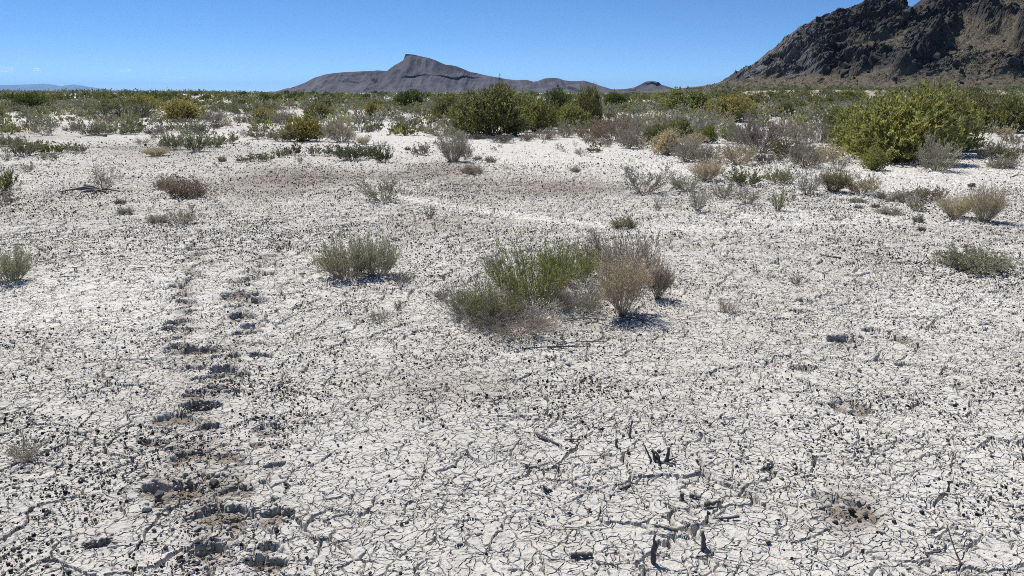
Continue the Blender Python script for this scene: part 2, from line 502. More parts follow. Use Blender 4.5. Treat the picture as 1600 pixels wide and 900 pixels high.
def blobs(P, rad, kind, flat=0.75, sink=0.25):
    v, f = blob_base(kind)
    n = len(P); k = len(v)
    J = 1 + rng.normal(size=(n, k, 1)) * 0.20
    S = np.stack([0.75 + 0.5 * rng.random(n), 0.75 + 0.5 * rng.random(n), flat * (0.7 + 0.6 * rng.random(n))], 1)[:, None, :]
    A = rng.random(n) * 6.283; ca, sa = np.cos(A)[:, None], np.sin(A)[:, None]
    W = v[None] * J * S * rad[:, None, None]
    X = W[..., 0] * ca - W[..., 1] * sa; Y = W[..., 0] * sa + W[..., 1] * ca
    z = H(P[:, 0], P[:, 1]) + rad * (flat - sink * flat)
    V = np.stack([X + P[:, :1], Y + P[:, 1:2], W[..., 2] + z[:, None]], -1).reshape(-1, 3)
    F = (f[None] + (np.arange(n) * k)[:, None, None]).reshape(-1, 3)
    return V, F, k

def gravel_density(x, y):
    t = tone_map(x, y)
    c = 0.40 + 0.8 * fbm(x / 0.38, y / 0.38, 401, 3) + 0.75 * fbm(x / 2.2, y / 2.2, 402, 2)
    return np.clip(c, 0.05, 1) * (1 - 0.80 * smooth(0.25, 1.0, t))

def stuff_blobs(name, specs, dens, mat, flat):
    Vs, Fs, T, off = [], [], [], 0
    for (n, y0, y1, med, sg, mx, kind) in specs:
        n = int(n * 1.3)
        P = scatter_points(n, y0, y1, dens)
        rad = np.minimum(med * np.exp(rng.normal(size=n) * sg), mx)
        V, F, k = blobs(P, rad, kind, flat)
        Vs.append(V); Fs.append(F + off); off += len(V)
        T.append(np.repeat(rng.random(n) ** 1.6, k))
    me = mesh_np(name, np.concatenate(Vs), tris=np.concatenate(Fs), attrs={'tint': np.concatenate(T)}, mats=[mat])
    return link(name, me)

g = stuff_blobs('gravel', [(21000, 1.6, 4.2, .0029, .52, .0085, 'ico'), (33000, 4.2, 7.5, .0032, .52, .011, 'oct'),
                           (45000, 7.5, 13, .0041, .50, .014, 'oct'), (24000, 13, 24, .0068, .45, .020, 'oct'), (7000, 24, 60, .017, .4, .04, 'oct')],
                gravel_density, M_PEBBLE, 0.8)
tag(g, 'fine dark gravel strewn thickly over the pale cracked ground', 'gravel', kind='stuff')

def crumb_density(x, y):
    t = tone_map(x, y)
    c = 0.42 + 0.8 * fbm(x / 0.6, y / 0.6, 411, 3)
    return np.clip(c, 0.03, 1) * (1 - 0.75 * smooth(0.3, 1.0, t))

c = stuff_blobs('crust_crumbs', [(7000, 1.6, 4.2, .0040, .5, .012, 'ico'), (9000, 4.2, 8, .0060, .5, .016, 'oct'),
                                 (11000, 8, 15, .0090, .45, .024, 'oct'), (9000, 15, 26, .015, .45, .034, 'oct')], crumb_density, M_CLOD, 0.6)
tag(c, 'pale crumbs of broken mud crust littering the cracked ground', 'soil crumbs', kind='stuff')

# ------------------------------------------------------------------ twig litter
def litter():
    n1, n2 = 2500, 5400
    P = np.concatenate([scatter_points(n1, 1.7, 6.5, lambda x, y: np.clip(0.35 + fbm(x / .8, y / .8, 421, 2), 0.02, 1)),
                        scatter_points(n2, 6.5, 18, lambda x, y: np.clip(0.35 + fbm(x / 1.5, y / 1.5, 422, 2), 0.02, 1) * (1 - .8 * smooth(.25, 1, tone_map(x, y))))])
    n = len(P); far = (np.arange(n) >= n1)
    L = (0.02 + 0.055 * rng.random(n) ** 2) * np.where(far, 1.9, 1)
    A = rng.random(n) * 6.283
    D = np.stack([np.cos(A), np.sin(A), (rng.random(n) - .3) * 0.25], 1)
    B = np.stack([P[:, 0], P[:, 1], H(P[:, 0], P[:, 1]) + 0.006], 1)
    bend = rng.normal(size=(n, 3)) * 0.12; bend[:, 2] *= .3
    t = np.array([0, .5, 1.])
    path = B[:, None] + D[:, None] * (L[:, None] * t)[..., None] + bend[:, None] * (L[:, None] * t * (1 - t))[..., None] * 2
    rad = (0.0011 + 0.0012 * rng.random(n)) * np.where(far, 2.0, 1)
    V, q = tubes(path, rad[:, None] * np.array([[1, .9, .5]]))
    me = mesh_np('twig_litter', V, quads=q, attrs={'tint': np.repeat(rng.random(n), 9)}, mats=[M_DEADWOOD])
    tag(link('twig_litter', me), 'broken dry twigs littering the cracked ground', 'twig litter', kind='stuff')
litter()

# ------------------------------------------------------------------ plants
def perp(d):
    r = rng.normal(size=d.shape)
    return norm(r - d * np.sum(r * d, -1, keepdims=True))

def grow(base, d, L, K=5, up=0.25, wob=0.06):
    """curved shoots: base points, directions, lengths"""
    t = np.linspace(0, 1, K)
    n = len(base)
    bend = perp(d) * (rng.normal(size=(n, 1)) * wob * 2.5)
    P = base[:, None] + L[:, None, None] * (d[:, None] * t[None, :, None] + bend[:, None] * (t * t)[None, :, None])
    P[..., 2] += L[:, None] * up * (t * t)[None]
    jit = rng.normal(size=P.shape) * wob * 0.35 * L[:, None, None]; jit[:, 0] = 0
    return P + jit

def branch(P, per, tmin, tmax, lo, hi, spread, upb, plen):
    """side shoots off paths P"""
    n, K, _ = P.shape
    idx = np.repeat(np.arange(n), per)
    t = tmin + (tmax - tmin) * rng.random(len(idx))
    k = np.minimum((t * (K - 1)).astype(int), K - 2); fr = t * (K - 1) - k
    b = P[idx, k] * (1 - fr[:, None]) + P[idx, k + 1] * fr[:, None]
    tan = norm(P[idx, k + 1] - P[idx, k])
    d = tan + perp(tan) * (spread * (0.5 + rng.random((len(idx), 1))))
    d[:, 2] += upb
    return b, norm(d), plen[idx] * (lo + (hi - lo) * rng.random(len(idx))) * (1.15 - 0.6 * t), idx

def along(P, n_per, tmin=0.15):
    n, K, _ = P.shape
    idx = np.repeat(np.arange(n), n_per)
    t = tmin + (1 - tmin) * rng.random(len(idx))
    k = np.minimum((t * (K - 1)).astype(int), K - 2); fr = (t * (K - 1) - k)[:, None]
    return P[idx, k] * (1 - fr) + P[idx, k + 1] * fr, norm(P[idx, k + 1] - P[idx, k]), idx

def unit(Vs):
    """scale a plant to about 1 wide and 1 tall"""
    allv = np.concatenate(Vs)
    r = np.percentile(np.hypot(allv[:, 0], allv[:, 1]), 96)
    h = np.percentile(allv[:, 2], 98.5)
    return [v / np.array([2 * r, 2 * r, h]) for v in Vs]

def plant_meshes(name, WV, WQ, wt, LV, LQ, lt):
    vs = unit([WV, LV] if len(LV) else [WV])
    WV = vs[0]; LV = vs[1] if len(LV) else LV
    w = mesh_np(name + '_stems', WV, quads=WQ, attrs={'tint': wt}, mats=[M_WOOD])
    l = mesh_np(name + '_foliage', LV, quads=LQ, attrs={'tint': lt}, mats=[M_LEAF]) if len(LV) else None
    if l is not None:
        both = mesh_np(name, np.concatenate([WV, LV]), quads=np.concatenate([WQ, LQ + len(WV)]), attrs={'tint': np.concatenate([wt, lt])},
                       mats=[M_WOOD, M_LEAF], midx=np.concatenate([np.zeros(len(WQ)), np.ones(len(LQ))]))
    else:
        both = w
    return w, l, both

def brush(name, n0, tilt, per1, per2, rad, leaves=0, lsize=(.03, .008), up=0.25, r0=0.06, hvar=0.35, l1=(.3, .5), l2=(.3, .55), spread=.6, flat=1.0,
          upb=0.15, lspread=0.9, tips=0, tmin1=.25, leaf_on=2):
    az = rng.random(n0) * 6.283; th = tilt * np.sqrt(rng.random(n0))
    d = np.stack([np.sin(th) * np.cos(az), np.sin(th) * np.sin(az), np.cos(th) * flat], 1); d = norm(d)
    base = np.stack([np.cos(az), np.sin(az), np.zeros(n0)], 1) * (r0 * np.sqrt(rng.random(n0)))[:, None]; base[:, 2] = -0.04
    L = 1 - hvar * rng.random(n0)
    P0 = grow(base, d, L, 6, up, 0.07)
    sets = [P0]; rads = [rad * np.array([1, .9, .8, .65, .5, .35])[None] * (0.7 + .6 * rng.random((n0, 1)))]
    b, d1, L1, i1 = branch(P0, per1, tmin1, .97, l1[0], l1[1], spread, upb, L)
    P1 = grow(b, d1, L1, 4, up * .5, 0.08)
    sets.append(P1); rads.append(rad * 0.6 * np.array([1, .8, .6, .4])[None] * (0.7 + .6 * rng.random((len(P1), 1))))
    P2 = None
    if per2:
        b, d2, L2, i2 = branch(P1, per2, .2, .97, l2[0], l2[1], spread, upb, L1)
        P2 = grow(b, d2, L2, 3, 0.1, 0.08)
        sets.append(P2); rads.append(rad * 0.42 * np.array([1, .7, .4])[None] * (0.7 + .6 * rng.random((len(P2), 1))))
    V, Q, T, off = [], [], [], 0
    for P, r in zip(sets, rads):
        v, q = tubes(P, r)
        V.append(v); Q.append(q + off); off += len(v)
        T.append(np.repeat(rng.random(len(P)), P.shape[1] * 3))
    WV, WQ, wt = np.concatenate(V), np.concatenate(Q), np.concatenate(T)
    LV, LQ, lt = np.zeros((0, 3)), None, np.zeros(0)
    if leaves:
        host = P2 if (P2 is not None and leaf_on == 2) else P1
        pos, tan, idx = along(host, leaves)
        dirs = norm(tan + perp(tan) * lspread * (0.4 + rng.random((len(tan), 1))) + np.array([0, 0, .25]))
        ll = lsize[0] * (.6 + .8 * rng.random(len(pos))); lw = lsize[1] * (.7 + .6 * rng.random(len(pos)))
        htint = rng.random(len(host))
        tl = np.clip(0.6 * htint[idx] + 0.4 * rng.random(len(pos)), 0, 1)
        if tips:
            p2, t2, i2 = along(host, tips, 0.85)
            d2 = norm(t2 + perp(t2) * .35)
            pos = np.concatenate([pos, p2]); dirs = np.concatenate([dirs, d2])
            ll = np.concatenate([ll, lsize[0] * (.7 + .6 * rng.random(len(p2)))]); lw = np.concatenate([lw, lsize[1] * (.7 + .6 * rng.random(len(p2)))])
            tl = np.concatenate([tl, np.clip(.5 + .5 * rng.random(len(p2)), 0, 1)])
        LV, LQ = leaf_quads(pos, dirs, ll, lw)
        lt = np.repeat(tl, 4)
    return plant_meshes(name, WV, WQ, wt, LV, LQ, lt)

def greasewood(name, lobes=24, sprays=1150, per=13, spiky=0.32, low=0.05, lsz=(.050, .0085), stems=46):
    """dense many-lobed leafy bush: sprays of narrow leaves on the outside of leaning boughs"""
    az = rng.random(lobes) * 6.283; rr = 0.46 * np.sqrt(rng.random(lobes))
    C = np.stack([rr * np.cos(az), rr * np.sin(az), 0.13 + 0.56 * rng.random(lobes) ** .6 * (1.05 - (rr / .52) ** 2)], 1)
    S = np.stack([.15 + .13 * rng.random(lobes)] * 2 + [.18 + .17 * rng.random(lobes)], 1)
    C = np.concatenate([C, np.array([[0, 0, .30]])]); S = np.concatenate([S, np.array([[.30, .30, .26]])])
    tl = rng.random(lobes + 1)
    li = rng.integers(0, lobes + 1, sprays * 3)
    u = norm(rng.normal(size=(len(li), 3)))
    q = C[li] + S[li] * u * (0.55 + 0.62 * rng.random((len(li), 1)) ** .8)
    deep = np.zeros(len(q), bool)
    for k in range(lobes + 1):
        deep |= (np.sum(((q - C[k]) / S[k]) ** 2, 1) < 0.30)
    ok = (q[:, 2] > low) & (~deep | (rng.random(len(q)) < .15))
    q = q[ok][:sprays]; li = li[ok][:sprays]
    out = q - np.array([0, 0, 0.05]); out = norm(out) * .9 + rng.normal(size=q.shape) * .30; out[:, 2] += .38
    ax = norm(out + rng.normal(size=out.shape) * .25)
    Ls = 0.085 * (.6 + .9 * rng.random(len(q))) * np.where(rng.random(len(q)) < spiky, 1.6, 1.0)
    SP_ = grow(q - ax * Ls[:, None] * .5, ax, Ls, 4, .1, .05)
    pos, tan, idx = along(SP_, per, 0.0)
    dirs = norm(tan * .9 + perp(tan) * (.35 + .5 * rng.random((len(tan), 1))) + np.array([0, 0, .2]))
    ll = lsz[0] * (.55 + .8 * rng.random(len(pos))); lw = lsz[1] * (.7 + .6 * rng.random(len(pos)))
    st = rng.random(len(q))
    t = np.clip(.38 * tl[li][idx] + .34 * st[idx] + .28 * rng.random(len(pos)), 0, 1)
    LV, LQ = leaf_quads(pos, dirs, ll, lw)
    # boughs
    pick = rng.integers(0, len(q), stems)
    a2 = rng.random(stems) * 6.283
    b0 = np.stack([np.cos(a2), np.sin(a2), np.zeros(stems)], 1) * (0.08 * np.sqrt(rng.random(stems)))[:, None]; b0[:, 2] = -.04
    tt = np.linspace(0, 1, 6)
    tip = q[pick]
    P = b0[:, None] * (1 - tt)[None, :, None] + tip[:, None] * tt[None, :, None]
    P[..., 2] -= (0.10 * np.hypot(tip[:, 0], tip[:, 1]))[:, None] * np.sin(tt * math.pi)[None]
    P[:, 1:-1] += rng.normal(size=P[:, 1:-1].shape) * .022
    r = np.array([.013, .011, .0085, .0065, .0045, .003])[None] * (.6 + .8 * rng.random((stems, 1)))
    WV, WQ = tubes(P, r, 4)
    v2, q2 = tubes(SP_, np.array([[.003, .0026, .002, .0012]]) * np.ones((len(SP_), 1)))
    wt = np.concatenate([np.repeat(rng.random(stems), 24), np.repeat(rng.random(len(SP_)), 12)])
    return plant_meshes(name, np.concatenate([WV, v2]), np.concatenate([WQ, q2 + len(WV)]), wt, LV, LQ, np.repeat(t, 4))

def lobed_brush(name, clumps, **kw):
    return brush(name, **kw)

LIB = {}
def lib(key, n, fn, name, **kw):
    LIB[key] = [fn(name, **kw) for _ in range(n)]

lib('gw', 4, greasewood, 'green_shrub')                                                       # dense green shrub
lib('gws', 3, greasewood, 'green_shrub', lobes=7, sprays=300, per=8, lsz=(.085, .017), stems=20)   # the same, seen from far off
lib('gwp', 2, greasewood, 'spiky_shrub', lobes=7, sprays=700, per=12, spiky=.7, lsz=(.06, .008), stems=40)
lib('br', 4, brush, 'grey_brush', n0=48, tilt=1.3, per1=7, per2=5, rad=.0085, leaves=6, lsize=(.034, .0060), up=.12, r0=.10, upb=.10)
lib('brs', 3, brush, 'grey_brush', n0=26, tilt=1.3, per1=6, per2=4, rad=.014, leaves=6, lsize=(.065, .017), up=.12, r0=.12)
lib('sb', 4, brush, 'saltbush', n0=60, tilt=1.35, per1=6, per2=4, rad=.0060, leaves=12, lsize=(.040, .0085), up=.3, r0=.22, hvar=.55, upb=.3)
lib('sbs', 3, brush, 'saltbush', n0=30, tilt=1.35, per1=5, per2=3, rad=.010, leaves=9, lsize=(.075, .022), up=.3, r0=.25, hvar=.5, upb=.3)
lib('tf', 3, brush, 'tan_bush', n0=190, tilt=.95, per1=5, per2=2, rad=.0046, leaves=4, lsize=(.048, .0048), up=.15, r0=.16, hvar=.4, spread=.3, upb=.25, tips=3, lspread=.4)
lib('th', 3, brush, 'thin_shrub', n0=34, tilt=1.15, per1=6, per2=3, rad=.0085, leaves=6, lsize=(.038, .008), up=.3, r0=.12, hvar=.5, spread=.55)
lib('dd', 3, brush, 'dead_shrub', n0=14, tilt=1.4, per1=4, per2=3, rad=.016, leaves=0, up=.05, r0=.08, hvar=.5, spread=.9)
lib('mat', 3, brush, 'cushion_plant', n0=120, tilt=1.45, per1=5, per2=3, rad=.006, leaves=9, lsize=(.048, .011), up=.05, r0=.32, hvar=.6)
# close-up plants of the middle of the picture: finer and with more shoots
lib('fgreen', 2, brush, 'green_shoots', n0=260, tilt=.95, per1=4, per2=2, rad=.0036, leaves=7, lsize=(.034, .0034), up=.25, r0=.36, hvar=.6, spread=.35, upb=.3, lspread=.45, tips=2)
lib('fgrey', 2, brush, 'grey_twigs', n0=210, tilt=1.25, per1=6, per2=4, rad=.0036, leaves=3, lsize=(.030, .0040), up=.2, r0=.38, hvar=.65, spread=.6)
lib('ftan', 2, brush, 'tan_bush', n0=90, tilt=.75, per1=7, per2=6, rad=.0042, leaves=5, lsize=(.024, .0034), up=.1, r0=.05, hvar=.4, spread=.42, upb=.2, tmin1=.3)
lib('fsalt', 2, brush, 'saltbush', n0=170, tilt=1.1, per1=6, per2=3, rad=.0042, leaves=8, lsize=(.036, .0058), up=.25, r0=.30, hvar=.5, spread=.45, upb=.3, lspread=.6)
lib('ftwig', 2, brush, 'twiggy_shrub', n0=80, tilt=.85, per1=6, per2=3, rad=.0056, leaves=4, lsize=(.022, .0036), up=.2, r0=.26, hvar=.5, spread=.4, upb=.25)

# leaf colour, stem colour
COLS = {
    'green':  ((.225, .230, .090), (.15, .13, .10)), 'dkgreen': ((.100, .122, .048), (.11, .10, .08)), 'yellow': ((.310, .308, .105), (.17, .14, .09)),
    'bright': ((.250, .275, .085), (.15, .15, .07)), 'olive': ((.205, .205, .095), (.16, .14, .11)), 'greygreen': ((.225, .232, .135), (.25, .23, .19)),
    'sage': ((.275, .272, .190), (.29, .265, .225)), 'grey': ((.330, .305, .250), (.33, .30, .245)), 'purple': ((.290, .262, .222), (.26, .238, .205)),
    'fsage': ((.335, .335, .215), (.34, .32, .26)), 'shoots': ((.255, .262, .105), (.22, .22, .12)), 'tan': ((.460, .400, .280), (.42, .365, .265)), 'brown': ((.300, .250, .190), (.28, .24, .19)), 'dead': ((.19, .175, .155), (.18, .165, .148)),
    'dark': ((.095, .090, .065), (.10, .09, .075)), 'pale': ((.300, .285, .235), (.30, .28, .24)), 'bluegreen': ((.125, .148, .088), (.18, .165, .13)),
}
NAMES = {'gw': ('green_shrub', 'shrub'), 'gwp': ('spiky_shrub', 'shrub'), 'br': ('grey_brush', 'shrub'), 'sb': ('saltbush', 'shrub'), 'tf': ('tan_bush', 'shrub'),
         'th': ('thin_shrub', 'shrub'), 'dd': ('dead_shrub', 'dead shrub'), 'mat': ('cushion_plant', 'plant'), 'fgreen': ('green_shoots', 'shrub'),
         'fgrey': ('grey_twigs', 'shrub'), 'ftan': ('tan_bush', 'shrub'), 'fsalt': ('saltbush', 'shrub'), 'ftwig': ('twiggy_shrub', 'shrub')}
GROUPS = {'gw': 'green shrubs of the desert flat', 'gwp': 'green shrubs of the desert flat', 'br': 'grey brush of the desert flat', 'sb': 'low saltbushes of the desert flat',
          'tf': 'tan dry bushes', 'th': 'thin twiggy shrubs', 'dd': 'dead shrubs on the pale ground', 'mat': 'low cushion plants', 'fgreen': 'plants of the central clump',
          'fgrey': 'plants of the central clump', 'ftan': 'tan dry bushes', 'fsalt': 'low saltbushes of the desert flat', 'ftwig': 'plants of the central clump'}
SMALL = {'gw': 'gws', 'br': 'brs', 'sb': 'sbs'}
WIDE = {'gw': 1.22, 'gwp': 1.1, 'br': 1.25, 'sb': 1.25, 'th': 1.15, 'tf': 1.12, 'mat': 1.1, 'fgreen': 1.2, 'fgrey': 1.25, 'fsalt': 1.12, 'ftwig': 1.1}
SKIRT = []            # where plants stand, for litter on the ground

def jcol(c, v=.10):
    k = 1 + random.uniform(-v, v)
    return tuple(max(0, min(1, x * k * (1 + random.uniform(-.05, .05)))) for x in c) + (1,)

def place_plant(kind, col, px, py, w, h, label, group=None, var=None):
    """py is the lowest visible edge; w and h the size in pixels of the photograph"""
    w = w * WIDE.get(kind, 1.0)
    x, yf = at(px, py)
    dep = yf * CP + EYE * SP
    wm = w * dep / FPX
    yc = yf + wm * 0.36
    xc = x * (yc * CP + EYE * SP) / dep
    z0 = float(H(xc, yc))
    d = ray(px, py - h)
    yt = yc - 0.02 * wm
    zt = EYE + d[2] / d[1] * yt
    hm = min(max(zt - z0, 0.12 * wm, 0.02), 2.3)
    wm2 = w * (yc * CP + EYE * SP) / FPX
    key = kind
    if h < 22 and w < 46 and kind in SMALL: key = SMALL[kind]
    opts = LIB[key]
    v = opts[var % len(opts)] if var is not None else random.choice(opts)
    name, cat = NAMES[kind]
    lc, wc = COLS[col]
    parts = max(w, h) >= 24 and v[1] is not None
    sc = (wm2, wm2 * random.uniform(.85, 1.1), hm)
    rot = random.uniform(0, 6.283)
    if parts:
        o = link(name, None, loc=(xc, yc, z0)); o.scale = sc; o.rotation_euler[2] = rot
        s = link('stems', v[0], o); s.color = jcol(wc)
        f = link('foliage', v[1], o); f.color = jcol(lc)
    else:
        o = link(name, v[2], loc=(xc, yc, z0)); o.scale = sc; o.rotation_euler[2] = rot; o.color = jcol(lc)
    tag(o, label, cat, group or GROUPS[kind])
    SKIRT.append((xc, yc, wm2))
    return o

